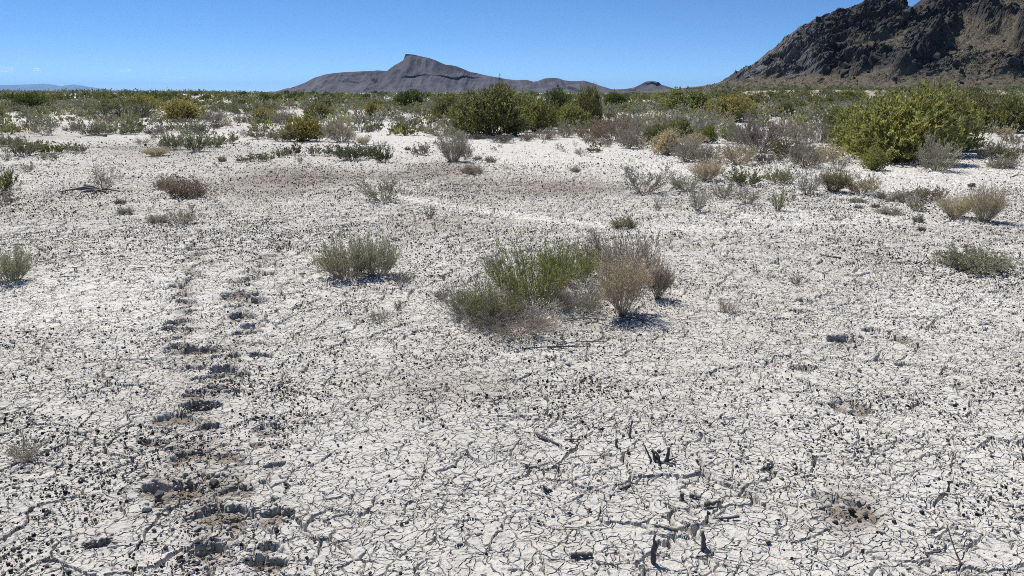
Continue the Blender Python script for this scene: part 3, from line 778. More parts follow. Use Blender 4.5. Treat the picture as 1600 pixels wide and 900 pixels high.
TABLE = """
fsalt|fsage|540|440|88|66|grey-green saltbush left of the central clump, taller half of the pair|
fsalt|fsage|590|436|66|64|grey-green saltbush right half of the pair left of the central clump|
ftwig|dead|628|446|36|24|small dark twiggy tuft just right of the paired saltbushes|
fgreen|shoots|832|486|150|106|olive-green upright shoots in the middle of the central clump|0
fgreen|bright|888|446|100|66|olive shoots at the back of the central clump|1
fgrey|sage|742|506|96|60|grey leafless twigs on the lower left edge of the central clump|0
fgrey|sage|802|532|140|56|dark grey tangled twigs at the front foot of the central clump|1
fgrey|grey|905|494|84|56|low pale dead twigs between the green shoots and the tan bush|0
fgreen|shoots|772|508|100|66|olive-green leafy tuft between the olive shoots and the front twigs|1
ftwig|brown|972|442|132|84|tall grey-brown twiggy shrub at the back right of the central clump|0
ftwig|grey|925|428|66|48|grey twigs behind the green shoots of the central clump|1
ftan|tan|974|502|104|108|fan-shaped tan bush on one stem at right front of the central clump|0
ftan|brown|1028|472|58|62|small rusty green bush at the right end of the central clump|1
ftwig|grey|772|424|34|28|small grey twiggy sprig behind the left of the central clump|
ftwig|dead|690|470|26|18|little dark sprig on bare ground left of the central clump|
fsalt|fsage|14|447|70|58|grey-green saltbush cut by the left picture edge in the foreground|
mat|sage|1522|429|112|40|low olive-grey cushion alone on pale ground at right foreground|
dd|dead|1310|346|40|19|small dark dead tuft in the pale ground below the tan bushes|
mat|brown|292|310|68|34|rusty brown cushion plant on the left middle ground|
mat|grey|262|296|38|20|grey half of the cushion pair beside the rusty brown cushion|
th|grey|163|296|36|36|grey tuft rising from sprawling dead roots|
th|sage|288|353|52|28|low sage sprig below the rusty brown cushion|
mat|grey|247|350|34|15|flat grey cushion left of the low sage sprig|
mat|grey|196|335|26|12|small grey cushion below the tuft with dead roots|
mat|dead|188|319|18|8|tiny dark cushion just under the tuft with dead roots|
th|sage|598|318|82|42|loose sage-green shrub alone in the middle left of the flat|
dd|dead|672|343|28|26|dark dead sprig beside the pale wheel track|
mat|sage|974|358|46|19|sage cushion just behind the tall twigs of the central clump|
th|sage|1004|306|80|52|loose grey-green thin shrub left of the big low shrub cluster|
th|grey|1058|296|26|26|small grey sprig between the loose thin shrub and the low cluster|
th|grey|1027|330|16|22|narrow grey sprig in front of the loose thin shrub|
tf|tan|1103|284|52|34|pinkish tan tuft at the back left of the low shrub cluster|
sb|olive|1162|291|56|31|olive-green saltbush in the middle of the low shrub cluster|
sb|sage|1217|289|50|27|sage saltbush at the back of the low shrub cluster near the big bush|
th|grey|1262|306|44|42|small grey shrub forking from a single dark stem|
tf|olive|1302|302|54|38|olive-tan flopped bush right of the small forked grey shrub|
sb|tan|1346|304|52|29|tan cushion-like bush at the right end of the low shrub cluster|
th|sage|1074|302|50|31|thin sage shrub at the left edge of the low shrub cluster|
th|grey|1090|331|38|44|thin grey shrub nearest us at the left of the low cluster|
th|sage|1130|311|46|28|pale sage shrub in the front row of the low cluster|
th|grey|1168|321|46|30|grey spindly shrub in the front row of the low cluster|
th|bright|1216|330|28|34|small bright green spindly plant in front of the low cluster|
th|grey|1240|314|8|15|single upright grey twig between low cluster and forked shrub|
mat|sage|1377|311|17|13|small round sage cushion beside the tan cushion-like bush|
mat|grey|1391|315|14|9|tiny grey cushion next to the small round sage cushion|
sb|grey|1416|317|42|22|grey shrublet left of the tan grass bushes|
sb|brown|1452|316|40|25|brownish shrublet with dark stems behind the tan grass bushes|
br|grey|1430|331|24|21|round grey brush against the left of the tan grass bushes|
tf|tan|1490|342|54|38|tan dry grass bush, left and duller of the twin bushes|
tf|tan|1538|349|54|58|tan dry grass bush with upright tips, right and taller of the twins|
mat|grey|1391|336|40|12|flat grey mat left of the twin tan grass bushes|
mat|sage|1434|348|18|12|small sage mat in front of the round grey brush|
mat|dead|1440|362|11|9|tiny dark cushion in front of the small sage mat|
mat|dead|1368|325|14|7|tiny dark cushion at the left of the flat grey mat|
mat|grey|1340|317|26|8|thin grey mat below the tan cushion-like bush|
mat|dead|1341|326|13|5|smallest dark scrap of plant below the thin grey mat|
gw|yellow|1362|250|100|92|low broad yellow-green bush joining the left lobe to the largest bush|2
gw|green|1440|246|110|108|green bush between the largest yellow-green bush and the tall one|3
gw|olive|1310|214|50|44|olive bush behind the left lobe of the big right thicket|0
gw|green|1334|238|78|66|left lobe of the big green thicket at right, darker green bush|0
gw|yellow|1404|258|140|108|largest yellow-green bush, in the middle of the right thicket|1
gw|yellow|1474|238|92|92|tall yellow-green bush on the right side of the big right thicket|2
gw|olive|1514|204|60|54|olive bush trailing off to the right of the big right thicket|3
gw|yellow|1494|237|34|34|yellow-green tuft at the right foot of the big right thicket|1
gw|yellow|1364|267|30|35|small bright yellow bush at the front foot of the big right thicket|0
br|grey|1463|269|66|54|pale dead brush leaning out of the front of the right thicket|
br|grey|1516|235|22|22|grey brush at the right flank of the big right thicket|
gw|green|1576|208|74|56|green bush cut by the right picture edge below the rocky hill|2
sb|tan|1570|214|30|19|pale tan bush in front of the green bush at the right edge|
br|grey|1580|225|24|18|grey brush below the pale tan bush at the right edge|
br|olive|1560|248|34|30|rounded olive-grey brush on pale ground right of the big thicket|
sb|pale|1536|249|30|22|pale saltbush left of the rounded olive-grey brush|
sb|olive|1578|254|22|26|olive saltbush right of the rounded olive-grey brush|
mat|grey|1567|264|38|19|low grey mat in front of the rounded olive-grey brush|
sb|grey|1595|242|16|18|grey saltbush cut by the right edge beyond the low mat|
br|grey|1258|262|56|48|ball-shaped pale grey brush in front of the right thicket|0
br|purple|1186|240|74|60|dark purplish V-shaped brush, largest of the grey row|1
br|grey|1230|214|44|31|tan-grey brush behind the V-shaped brush|
br|grey|1246|224|40|32|grey brush between the V-shaped and ball-shaped brushes|
br|purple|1280|224|42|33|purplish brush at the left foot of the right thicket|
br|tan|1152|258|50|36|tan-grey brush in front of the bright green bushes|
br|grey|1104|256|54|30|grey low brush in front of the bright green bushes|
br|dead|1192|256|28|18|low dark brush under the front of the V-shaped brush|
sb|grey|1211|254|22|15|small grey mound right of the low dark brush|
th|grey|1310|268|32|30|thin grey shrub at the left front foot of the right thicket|
br|grey|1072|254|48|38|spiky silvery brush at the left end of the grey row|2
gw|olive|1060|221|40|34|olive bush above the spiky silvery brush|
gw|tan|1040|242|40|36|tan-olive bush at the far left of the grey row|
gw|bright|1104|224|30|27|bright green bush, left of the bright pair|0
gw|bright|1143|221|34|25|bright green bush, right of the bright pair beside the V-shaped brush|1
sb|sage|1082|228|22|25|pale sage bush left of the bright green pair|
br|grey|1106|206|60|40|large grey brush behind the bright green pair|3
br|grey|1056|196|48|20|grey brush behind the olive bush|
gw|green|1074|176|76|34|broad green bush in front of the slope leading to the hill|2
gw|yellow|1142|191|64|40|yellowish bush with tan tips right of the broad green bush|3
br|brown|921|220|46|33|brown-grey brush at the right foot of the central green thicket|0
br|brown|965|210|52|28|brownish brush right of the central green thicket|1
br|brown|942|202|34|20|brownish brush tucked behind the right foot of the green thicket|
br|grey|982|233|36|34|grey brush standing out on the edge of the white flat|2
br|grey|1001|232|24|20|smaller grey brush right of the one on the white flat edge|
br|purple|1004|216|40|27|purplish brush behind the brushes of the white flat edge|
br|grey|977|199|32|18|grey brush in the second row right of the green thicket|
br|purple|1022|195|44|16|purplish row of brush below the distant small butte|
br|grey|1036|207|26|18|grey brush left of the olive bush|
sb|pale|1025|217|20|12|pale saltbush between purplish brush and the olive bush|
gw|green|768|214|104|76|tallest green bush in the front of the central green thicket|0
gwp|green|786|190|46|56|upright spike of greenery rising from the tallest thicket bush|0
gw|bright|804|212|26|24|brighter green tuft low in the central green thicket|1
gw|olive|738|202|60|46|olive bush joining the thicket's left end to its tallest bush|2
gw|green|812|196|60|48|green bush filling the back of the thicket right of the tallest bush|3
gw|olive|852|202|50|46|olive bush between the middle and the dark back bush of the thicket|0
gw|green|893|206|46|42|green bush low between the dark back bush and the spiky olive bush|1
br|brown|958|222|60|36|wide brown-grey brush running right from the spiky olive bush|3
br|grey|1000|206|60|26|wide grey brush behind the second row right of the thicket|0
gw|olive|1030|226|44|30|dusty olive bush among the brush left of the tan-olive bush|3
br|tan|1068|236|56|32|dusty tan brush between the olive bush and the silvery brush|1
br|grey|1160|226|56|34|wide grey brush behind the tan-grey brush beside the bright bushes|2
sb|olive|1230|246|56|30|olive saltbush filling the gap left of the ball-shaped brush|1
sb|tan|1290|252|54|30|tan saltbush between the ball-shaped brush and the right thicket|2
gw|green|838|208|54|50|green bush in the middle of the central thicket|1
gw|dkgreen|869|190|48|48|dark green bush at the back of the central thicket|2
gw|yellow|880|194|26|22|yellow-green tuft under the dark back bush of the thicket|
gwp|olive|914|200|48|62|spiky olive bush with bare tall tips at right of the thicket|1
gw|olive|706|184|58|34|olive bush at the left end of the central green thicket|3
gw|olive|684|193|24|15|low olive bush under the left end of the green thicket|
br|grey|884|215|28|26|grey brush at the front foot of the spiky olive bush|
br|grey|850|219|44|19|low grey brush along the front of the green thicket|
br|grey|822|221|22|15|small grey brush along the front of the green thicket|
br|dead|786|224|40|15|dark grey brush at the foot of the tallest green bush|
br|dead|746|218|40|10|flat dark brush at the left foot of the tallest green bush|
sb|grey|921|224|18|9|low grey mound on the edge of the white flat|
sb|grey|945|230|26|13|rounded grey mound on the white flat right of the low mound|
sb|olive|928|239|22|11|olive mound alone on the white flat|
th|pale|907|243|20|13|pale sprig left of the olive mound on the white flat|
dd|dead|880|237|13|8|small dark twig tuft on the white flat|
dd|dead|899|229|9|10|upright dark twig at the back of the white flat|
mat|grey|738|272|36|15|grey cushion on brown silt below the tall grey tuft|
mat|sage|766|254|20|10|small sage cushion right of the tall grey tuft|
mat|grey|746|250|14|7|tiny grey cushion right of the tall grey tuft|
mat|grey|899|269|16|9|tiny cushion on the brown silt right of centre|
br|grey|833|172|30|16|grey-brown brush seen in a gap behind the green thicket|
tf|grey|708|254|56|46|tall grey tuft with tan foot on the white channel|0
br|grey|729|248|20|22|grey brush at the right of the tall grey tuft|
br|grey|690|214|54|29|broad grey brush left of the tallest green bush|3
br|grey|712|220|26|20|pale brush between the broad grey brush and the green thicket|
br|purple|640|201|42|24|purple-brown brush on the white channel|1
mat|pale|577|206|14|13|small pale tumble-shaped plant on the white channel|
mat|dead|584|199|9|5|tiny dark mat behind the small pale tumble-shaped plant|
mat|dead|616|206|14|9|dark tuft left of the purple-brown brush|
mat|dead|638|208|12|6|flat dark tuft in front of the purple-brown brush|
mat|dead|637|235|10|6|small dark tuft in the middle of the white channel|
br|pale|658|243|28|20|pale rounded brush in the white channel left of the tall grey tuft|
th|pale|598|234|18|15|pale sprig behind the dark green low bushes|
sb|bluegreen|550|252|50|28|dark green low bush, left of the three at the channel mouth|0
sb|bluegreen|580|248|30|22|dark green low bush, middle of the three at the channel mouth|1
sb|dkgreen|599|254|28|28|dark green low bush, right of the three at the channel mouth|2
sb|sage|522|244|28|17|sage bush left of the three dark green low bushes|
sb|sage|493|243|20|16|small sage bush two left of the dark green low bushes|
tf|tan|568|226|22|13|tan tuft on the pale bank behind the dark low bushes|
br|grey|534|223|48|42|windswept grey brush beside the yellow-green stemmed bush|0
gw|yellow|474|222|52|40|yellow-green bush on a visible dark stem with its shadow beside|3
sb|pale|503|215|30|26|pale green bush between the stemmed bush and the windswept brush|
gw|olive|500|188|42|26|olive bush behind the stemmed yellow-green bush|
gw|olive|517|169|26|15|small dark olive bush behind the larger olive bush|
br|grey|442|195|38|27|grey brush left of the larger olive bush|
gw|yellow|416|192|42|22|orange-tinged yellow bush left of the grey brush|
br|grey|394|194|24|13|small grey brush left of the orange-tinged yellow bush|
br|grey|376|192|24|13|small grey brush third left of the orange-tinged bush|
br|grey|336|193|38|23|grey brush right of the yellow-green bush in the left field|
br|dead|336|201|22|10|dark brush at the foot of the grey brush in the left field|
gw|yellow|286|190|56|33|yellow-green bush in the middle of the left field|1
br|grey|280|193|22|9|grey brush at the foot of the left field yellow-green bush|
sb|sage|410|219|36|18|low sage bush left of the broad low sage bush|
sb|sage|442|222|40|21|broad low sage bush left of the stemmed yellow-green bush|
th|grey|384|215|22|15|grey twiggy bush at the left end of the low sage row|
sb|greygreen|268|235|38|30|grey-green bush, left of the front trio in the left field|0
sb|greygreen|306|238|40|34|grey-green bush, tallest and middle of the front trio|1
sb|greygreen|333|231|28|22|grey-green bush, right of the front trio|2
sb|sage|356|225|32|19|sage bush right of the front trio|
sb|sage|290|207|30|17|sage bush behind the front trio|
sb|greygreen|313|210|28|27|upright grey-green bush behind the tallest of the trio|
sb|sage|272|205|22|12|small sage bush behind the left of the trio|
mat|grey|347|253|12|10|lone little grey cushion below the front trio|
sb|sage|380|254|18|11|first low sprig of the sage line in mid left|
sb|sage|400|253|30|14|widest low bush of the sage line in mid left|
sb|sage|420|251|18|13|low bush right of the widest in the sage line|
sb|sage|438|246|22|14|low bush near the dark end of the sage line|
sb|bluegreen|457|243|26|19|dark green knobbly bush in the sage line|
th|sage|470|255|10|13|single sprig in front of the dark knobbly bush|
sb|greygreen|350|175|52|16|broad grey-green bush in the left field, behind the grey brush|
sb|greygreen|386|179|60|20|largest broad grey-green bush of the left field|
sb|greygreen|416|174|38|16|broad grey-green bush right of the largest one|
gw|dkgreen|423|162|30|13|dark brownish bush in the far scrub left of the mesa|
sb|bluegreen|200|189|84|28|wide blue-green bush in the left field|0
gw|yellow|223|170|42|21|yellow-green bush directly behind the wide blue-green bush|
gw|olive|178|172|36|16|olive bush behind the left of the wide blue-green bush|
gw|dkgreen|250|161|28|15|dark bush right of the yellow-green bush of the left field|
gw|dkgreen|18|163|36|17|dark bush near the left edge under the far blue mountains|
gw|dkgreen|52|173|44|26|tall dark bush near the left edge with grey mounds at its foot|
br|dead|39|176|30|14|dark grey mound at the foot of the tall dark bush at left|
sb|olive|8|175|26|14|olive-grey bush cut by the left edge below the dark bushes|
sb|sage|78|175|32|13|sage mound right of the tall dark bush at left|
br|grey|98|170|22|11|grey mound behind the sage mound at left|
br|grey|113|167|22|11|grey mound third right of the tall dark bush at left|
gw|dkgreen|144|158|28|13|dark far bush above the white bank at left|
gw|dkgreen|93|160|18|13|narrow dark far bush right of the tall dark bush|
sb|sage|128|184|16|9|small sage mound on the white bank at left|
sb|sage|143|182|22|11|middle sage mound on the white bank at left|
sb|grey|144|188|20|8|front grey mound on the white bank at left|
sb|sage|103|190|32|9|flat sage bush in front of the white bank at left|
sb|sage|5|185|16|8|flat sage bush cut by the left edge|
mat|brown|19|207|32|13|rusty cushion on the bare flat at far left|
th|sage|70|213|38|22|loose sage shrub on the bare flat at far left|
sb|grey|110|206|20|11|small grey bush left of the long sage hedge|
sb|grey|120|204|16|14|small upright grey bush at the start of the long sage hedge|
sb|sage|142|213|36|22|left bush of the long sage hedge at left|1
sb|sage|178|211|50|21|long middle bush of the sage hedge at left|2
sb|sage|208|211|32|18|right bush of the long sage hedge at left|3
br|dead|243|211|38|12|dark flat brush right of the long sage hedge|
sb|greygreen|12|231|42|20|grey-green bush at the left edge, start of the front strip|0
sb|greygreen|36|245|46|28|largest grey-green bush of the front strip at left|1
sb|greygreen|59|238|28|18|back bush in the middle of the front strip at left|
sb|green|80|241|32|18|greener bush in the middle of the front strip at left|2
sb|sage|102|239|30|15|sage bush near the right end of the front strip at left|
sb|grey|125|240|26|16|grey bush at the right end of the front strip at left|
sb|grey|76|250|28|11|low grey bush in front of the greener strip bush|
th|grey|10|251|14|16|little grey sprig at the left edge below the front strip|
sb|green|5|305|38|52|green bush cut by the left edge in the middle ground|3
sb|grey|8|322|34|20|grey low bush under the green bush at the left edge|
th|grey|45|269|24|15|grey sprig pair right of the green bush at the left edge|
th|grey|221|226|30|12|thin grey bush on brown silt in front of the long sage hedge|
tf|tan|245|245|40|15|tan tuft left of the front grey-green trio|
gw|dkgreen|643|169|42|27|dark green bush rising against the foot of the mesa|0
gw|yellow|580|182|18|22|slim yellowish bush left of the grey-green mound|
gw|olive|588|169|20|13|small olive bush behind the slim yellowish bush|
sb|greygreen|602|186|32|18|rounded grey-green mound behind the white channel|
br|grey|545|191|26|13|grey brush left of the low grey pair behind the channel|
br|grey|566|191|30|14|larger grey brush behind the white channel|
br|grey|587|191|24|10|flat grey brush under the rounded grey-green mound|
sb|greygreen|645|179|38|13|flat grey-green bush below the dark green bush under the mesa|
gw|olive|610|169|24|11|flat olive bush left of the dark green bush under the mesa|
gw|dkgreen|961|169|38|23|dark green bush right of the central green thicket|1
gw|green|972|175|24|13|lighter green bush at the foot of the dark bush right of thicket|
gw|green|1002|172|32|12|low green bush under the gap between the two distant hills|
gw|olive|1250|173|32|16|olive bush below the left end of the rocky hill|
gw|olive|1188|168|22|16|small olive bush on the slope below the hill|
gw|olive|1211|163|18|12|smaller olive bush higher on the slope below the hill|
gw|yellow|1210|183|28|15|yellowish bush behind the V-shaped brush|
gw|olive|1227|183|26|22|olive bush behind and right of the V-shaped brush|
sb|greygreen|1256|190|44|17|grey-green low bush left of the big right thicket|
sb|greygreen|1286|190|32|17|grey-green low bush touching the big right thicket|
gw|olive|1300|161|32|16|olive bush under the dark rock foot of the hill|
gw|green|1330|158|44|16|green bush behind the top of the right thicket|
th|grey|40|728|62|44|grey twiggy sprig alone at the lower left of the mud|
th|dead|1243|446|20|18|dark little sprig on the mud right of the central clump|
th|grey|1135|491|38|24|faint grey sprig on the mud right of the tan fan bush|
th|grey|590|505|46|20|faint flat sprig on the mud below the paired saltbushes|
th|dead|625|486|20|18|tiny dark sprig left of the grey twigs of the central clump|
"""

for line in TABLE.strip().splitlines():
    k, c, px, py, w, h, lab, var = line.split('|')
    place_plant(k, c, float(px), float(py), float(w), float(h), lab, var=int(var) if var else None)

# ------------------------------------------------------------------ mid and far scrub: shrubs one can still tell apart
FAR = [  # x range, y range, number, kinds, label
    ((0, 440), (149, 158), 34, ('gw', 'dkgreen'), 'small dark green shrub in the far belt left of the mesa'),
    ((0, 440), (156, 168), 26, ('gw', 'olive'), 'olive shrub of the far left field between dark belt and bushes'),
    ((440, 700), (149, 158), 26, ('gw', 'dkgreen'), 'small dark shrub in the far belt under the mesa'),
    ((440, 700), (157, 172), 22, ('sb', 'greygreen'), 'grey-green shrub in the field below the mesa'),
    ((930, 1130), (150, 166), 26, ('gw', 'olive'), 'small olive shrub in the field below the distant butte'),
    ((930, 1180), (172, 190), 14, ('sb', 'sage'), 'sage mound among the far bushes right of the green thicket'),
    ((1120, 1330), (146, 166), 40, ('gw', 'olive'), 'small olive shrub on the slope in front of the rocky hill'),
    ((1150, 1330), (166, 184), 14, ('sb', 'grey'), 'grey mound on the pale ground before the rocky hill'),
    ((1480, 1600), (147, 168), 24, ('gw', 'olive'), 'small olive shrub between the right thicket and the rocky hill'),
    ((1500, 1600), (168, 190), 8, ('sb', 'sage'), 'sage mound behind the green bush at the right edge'),
    ((700, 930), (150, 160), 16, ('gw', 'dkgreen'), 'small dark shrub seen behind the central green thicket'),
    ((60, 460), (166, 180), 16, ('sb', 'sage'), 'sage mound in the far part of the left field'),
]
for (xr, yr, n, (k, c), lab) in FAR:
    for i in range(n):
        px = xr[0] + (xr[1] - xr[0]) * (i + random.random()) / n
        py = random.uniform(*yr)
        s = (py - 141) / 20
        h = random.uniform(6, 11) * (0.6 + 0.55 * s) * (1.0 if k == 'gw' else .75)
        place_plant(k, c if random.random() < .75 else random.choice(['olive', 'green', 'dkgreen', 'yellow'] if k == 'gw' else ['sage', 'grey', 'greygreen']),
                    px, py, h * random.uniform(1.4, 2.4), h, lab, group=lab.replace('shrub', 'shrubs').replace('mound', 'mounds'))

# ------------------------------------------------------------------ beyond them: scrub nobody could count
def scrub_mass(name, label, y0, y1, n, nleaf, lsz, dens, cols, hrange):
    P = []
    while len(P) < n:
        y = math.sqrt(random.random() * (y1 * y1 - y0 * y0) + y0 * y0)
        x = random.uniform(-1, 1) * (y * .78 + 3)
        if random.random() < dens(x, y): P.append((x, y))
    P = np.array(P)
    hh = hrange[0] + (hrange[1] - hrange[0]) * rng.random(n) ** 1.5
    ww = hh * (1.1 + .9 * rng.random(n))
    cc = np.array([COLS[c][0] for c in cols])[rng.integers(0, len(cols), n)] * (.8 + .4 * rng.random((n, 1)))
    u = norm(rng.normal(size=(n, nleaf, 3))); u[..., 2] = np.abs(u[..., 2])
    rr = (.45 + .6 * rng.random((n, nleaf, 1)))
    lump = 1 + .35 * np.sin(np.arctan2(u[..., 1:2], u[..., 0:1]) * 3 + rng.random((n, 1, 1)) * 6)
    q = u * rr * lump * np.stack([ww * .5, ww * .5, hh], 1)[:, None, :]
    q[..., 0] += P[:, :1]; q[..., 1] += P[:, 1:]; q[..., 2] += H(P[:, 0], P[:, 1])[:, None]
    d = norm(u + np.array([0, 0, .6]) + rng.normal(size=u.shape) * .5)
    ls = (lsz * hh)[:, None] * (.6 + .8 * rng.random((n, nleaf)))
    V, Q = leaf_quads(q.reshape(-1, 3), d.reshape(-1, 3), ls.ravel(), ls.ravel() * .30)
    tint = (.65 + .7 * rng.random((n, nleaf, 1)))
    C = np.repeat((cc[:, None, :] * tint).reshape(-1, 3), 4, 0)
    me = mesh_np(name, V, quads=Q, attrs={'col': C}, mats=[M_SCRUB])
    tag(link(name, me), label, 'scrub', kind='stuff')

def dens_mid(x, y):
    return float(np.clip(.55 + 1.1 * fbm(np.array(x / 14.), np.array(y / 20.), 501, 3), .04, 1))
scrub_mass('mid_scrub', 'thin cover of small shrubs between the bushes of the middle distance', 30, 120, 3600, 100, .26, dens_mid,
           ['greygreen', 'sage', 'olive', 'greygreen', 'greygreen', 'sage', 'grey', 'green', 'olive', 'tan', 'yellow', 'pale'], (.22, .68))
def dens_far(x, y):
    return float(np.clip(.75 + 1.2 * fbm(np.array(x / 40.), np.array(y / 60.), 502, 3), .05, 1))
scrub_mass('far_scrub', 'dark green belt of desert scrub reaching towards the mesa', 100, 560, 7500, 50, .34, dens_far,
           ['dkgreen', 'olive', 'dkgreen', 'greygreen', 'olive', 'green', 'sage'], (.5, 1.3))
def dens_low(x, y):
    return float(np.clip(.4 + 1.2 * fbm(np.array(x / 3.), np.array(y / 4.), 503, 3), .0, 1))
scrub_mass('low_tufts', 'sparse tiny tufts dotting the pale ground among the bushes', 20, 60, 420, 60, .30, dens_low,
           ['grey', 'sage', 'dead', 'greygreen'], (.06, .22))

# ------------------------------------------------------------------ dead wood, stones and clods lying on the mud
def stick_mesh(name, paths, seed):
    """paths: list of (points, radius start, radius end), bent and knotty"""
    Vs, Qs, Ts, T, off = [], [], [], [], 0
    for pts, r0, r1 in paths:
        p = np.array(pts, float)
        K = 9
        t = np.linspace(0, len(p) - 1, K); k = np.minimum(t.astype(int), len(p) - 2); fr = (t - k)[:, None]
        q = p[k] * (1 - fr) + p[k + 1] * fr
        q[1:-1] += rng.normal(size=q[1:-1].shape) * r0 * .22
        rad = (r0 + (r1 - r0) * np.linspace(0, 1, K)) * (1 + rng.normal(size=K) * .16)
        v, qd = tubes(q[None], rad[None], 8)
        v = v + rng.normal(size=v.shape) * r0 * .10
        n = len(v)
        v = np.concatenate([v, q[:1] - (q[1:2] - q[:1]) * .08, q[-1:] + (q[-1:] - q[-2:-1]) * .08])
        for i in range(8):
            j = (i + 1) % 8
            Ts.append((off + j, off + i, off + n)); Ts.append((off + n - 8 + i, off + n - 8 + j, off + n + 1))
        Vs.append(v); Qs.append(qd + off)
        T.append(np.full(len(v), .3 + .6 * rng.random()))
        off += len(v)
    me = mesh_np(name, np.concatenate(Vs), quads=np.concatenate(Qs), tris=Ts, attrs={'tint': np.concatenate(T)}, mats=[M_DEADWOOD], smooth_shade=True)
    return me

def pxm(px, py):
    x, y = at(px, py)
    return x, y, (y * CP + EYE * SP) / FPX        # metres per pixel there

def dead_piece(name, label, cat, px, py, paths, group=None):
    """paths in pixels relative to (px, py): (dx right, away, up) with radii in pixels"""
    x, y, s = pxm(px, py)
    ps = [([(a * s * .9, b * s * .9, c * s * .84) for a, b, c in pts], r0 * s * .68, r1 * s * .68) for pts, r0, r1 in paths]
    o = link(name, stick_mesh(name, ps, 0), loc=(x, y, float(H(x, y))))
    tag(o, label, cat, group)
    return o

g_w = 'dead wood on the mud'
dead_piece('shrub_stump', 'dead shrub stump with several short dark prongs in the mud', 'stump', 1032, 722,
           [([(-6, 0, -4), (-10, 4, 12), (-14, 6, 22)], 5, 2.5), ([(-2, 0, -4), (-4, 0, 10), (-12, -4, 24)], 4.5, 2.5), ([(6, 0, -4), (12, 0, 12), (14, 4, 28)], 5, 3),
            ([(8, 0, -2), (18, -2, 6), (28, -4, 14)], 3, 1.2), ([(-14, 0, -2), (-22, 6, 16), (-30, 8, 34)], 2.6, 1.2), ([(-8, -4, 2), (4, -8, 2), (16, -12, 1)], 5, 2.5)], g_w)
dead_piece('dead_stick', 'upright slanting dead stick behind the pronged stump', 'stick', 983, 683, [([(0, 0, -3), (2, 2, 14), (5, 3, 32)], 2.8, 1.8)], g_w)
dead_piece('dead_stub', 'short thick dark stub left of the upright slanting stick', 'stub', 963, 698, [([(0, 0, -3), (0, 0, 8), (1, 1, 16)], 4.5, 3)], g_w)
dead_piece('dead_stick', 'thin pale twig lying toward us on the mud left of the stubs', 'stick', 868, 745, [([(-4, -20, 2), (2, 8, 6), (8, 40, 3)], 1.5, 1.1)], g_w)
dead_piece('dead_branch', 'forked dark twig lying behind the thin pale twig', 'branch', 862, 694, [([(-26, 30, 8), (-8, 10, 6), (12, -6, 2)], 1.8, 3.2), ([(-28, 44, 4), (-22, 20, 6), (-6, 6, 5)], 1, 1.6)], g_w)
dead_piece('dead_branch', 'low dark crossed twigs right of the forked twig', 'branch', 893, 690, [([(-12, 4, 3), (4, 0, 5), (22, 2, 2)], 2.4, 1.4), ([(0, 8, 14), (0, 2, 4), (-4, -2, 0)], 1.8, 2.2)], g_w)
dead_piece('dead_stump', 'tall pale weathered stump post at the bottom of the picture', 'stump', 1021, 878, [([(0, 0, -4), (-1, 0, 20), (1, 2, 56)], 6.5, 3.2), ([(2, 0, 22), (6, 1, 36), (9, 2, 46)], 3.2, 1.6)], g_w)
dead_piece('dead_branch', 'dark branch lying beside the tall pale stump post', 'branch', 1044, 831, [([(-22, 14, 6), (-4, 4, 6), (14, -2, 4)], 2.0, 4.0)], g_w)
dead_piece('dead_stub', 'dark tapered stub right of the tall pale stump post', 'stub', 1099, 858, [([(1, 0, -4), (-1, 0, 14), (-3, 2, 36)], 6.5, 3.5)], g_w)
dead_piece('dead_log', 'short dark log end lying near the bottom edge of the mud', 'log', 908, 872, [([(-18, 2, 5), (0, 0, 6), (20, 3, 5)], 6.5, 5)], g_w)
dead_piece('dead_log', 'smooth grey piece of wood right of the paired dark chunks', 'log', 1112, 790, [([(-12, -2, 4), (0, 0, 5), (16, 8, 5)], 5.5, 3)], g_w)
dead_piece('wood_chunk', 'upright dark wood chunk, left of the pair', 'wood', 1064, 780, [([(0, 0, -2), (0, 1, 5), (2, 1, 13)], 6, 4)], g_w)
dead_piece('wood_chunk', 'lying dark wood chunk, right of the pair', 'wood', 1084, 777, [([(-7, 2, 3), (0, 0, 4), (9, -5, 2)], 5, 3)], g_w)
dead_piece('dead_stick', 'dark stick lying level below the smooth grey piece of wood', 'stick', 1136, 812, [([(-24, 2, 2), (-4, 0, 3), (22, 4, 4)], 1.6, 4)], g_w)
dead_piece('dead_stub', 'small pointed dark stub left of the lying logs', 'stub', 852, 768, [([(0, 0, -2), (-1, 0, 8), (-3, 0, 14)], 5, 2), ([(0, 0, 2), (6, 0, 3), (12, 2, 2)], 4, 2)], g_w)
dead_piece('dead_stick', 'dark stick lying below the stub with a pale gap under it', 'stick', 975, 765, [([(-14, -2, 1), (0, 0, 4), (12, 8, 6)], 1.6, 3.2)], g_w)
dead_piece('dead_stick', 'short dark stick on the pale ground beyond the right foreground', 'stick', 1300, 404, [([(-14, 14, 3), (0, 2, 3), (14, -4, 2)], 1.4, 2.2)], g_w)
dead_piece('dead_branch', 'long thin twig trailing left from the olive-grey cushion', 'branch', 1430, 412, [([(-40, -2, 2), (-10, 4, 3), (10, 0, 2), (34, 30, 10)], 1.0, 1.4)], g_w)
dead_piece('dead_branch', 'curved pale twig sweeping over the mud at lower right', 'branch', 1468, 862, [([(-28, -6, 2), (-6, -4, 2), (12, 6, 4), (20, 26, 10)], 2.2, 1.6)], g_w)
dead_piece('dead_stick', 'long thin upright twig at the lower right', 'stick', 1494, 880, [([(6, -10, 0), (0, 10, 22), (-8, 30, 62)], 2.0, 1.0), ([(0, 4, 18), (10, 0, 30), (14, -4, 26)], 1.2, .8)], g_w)
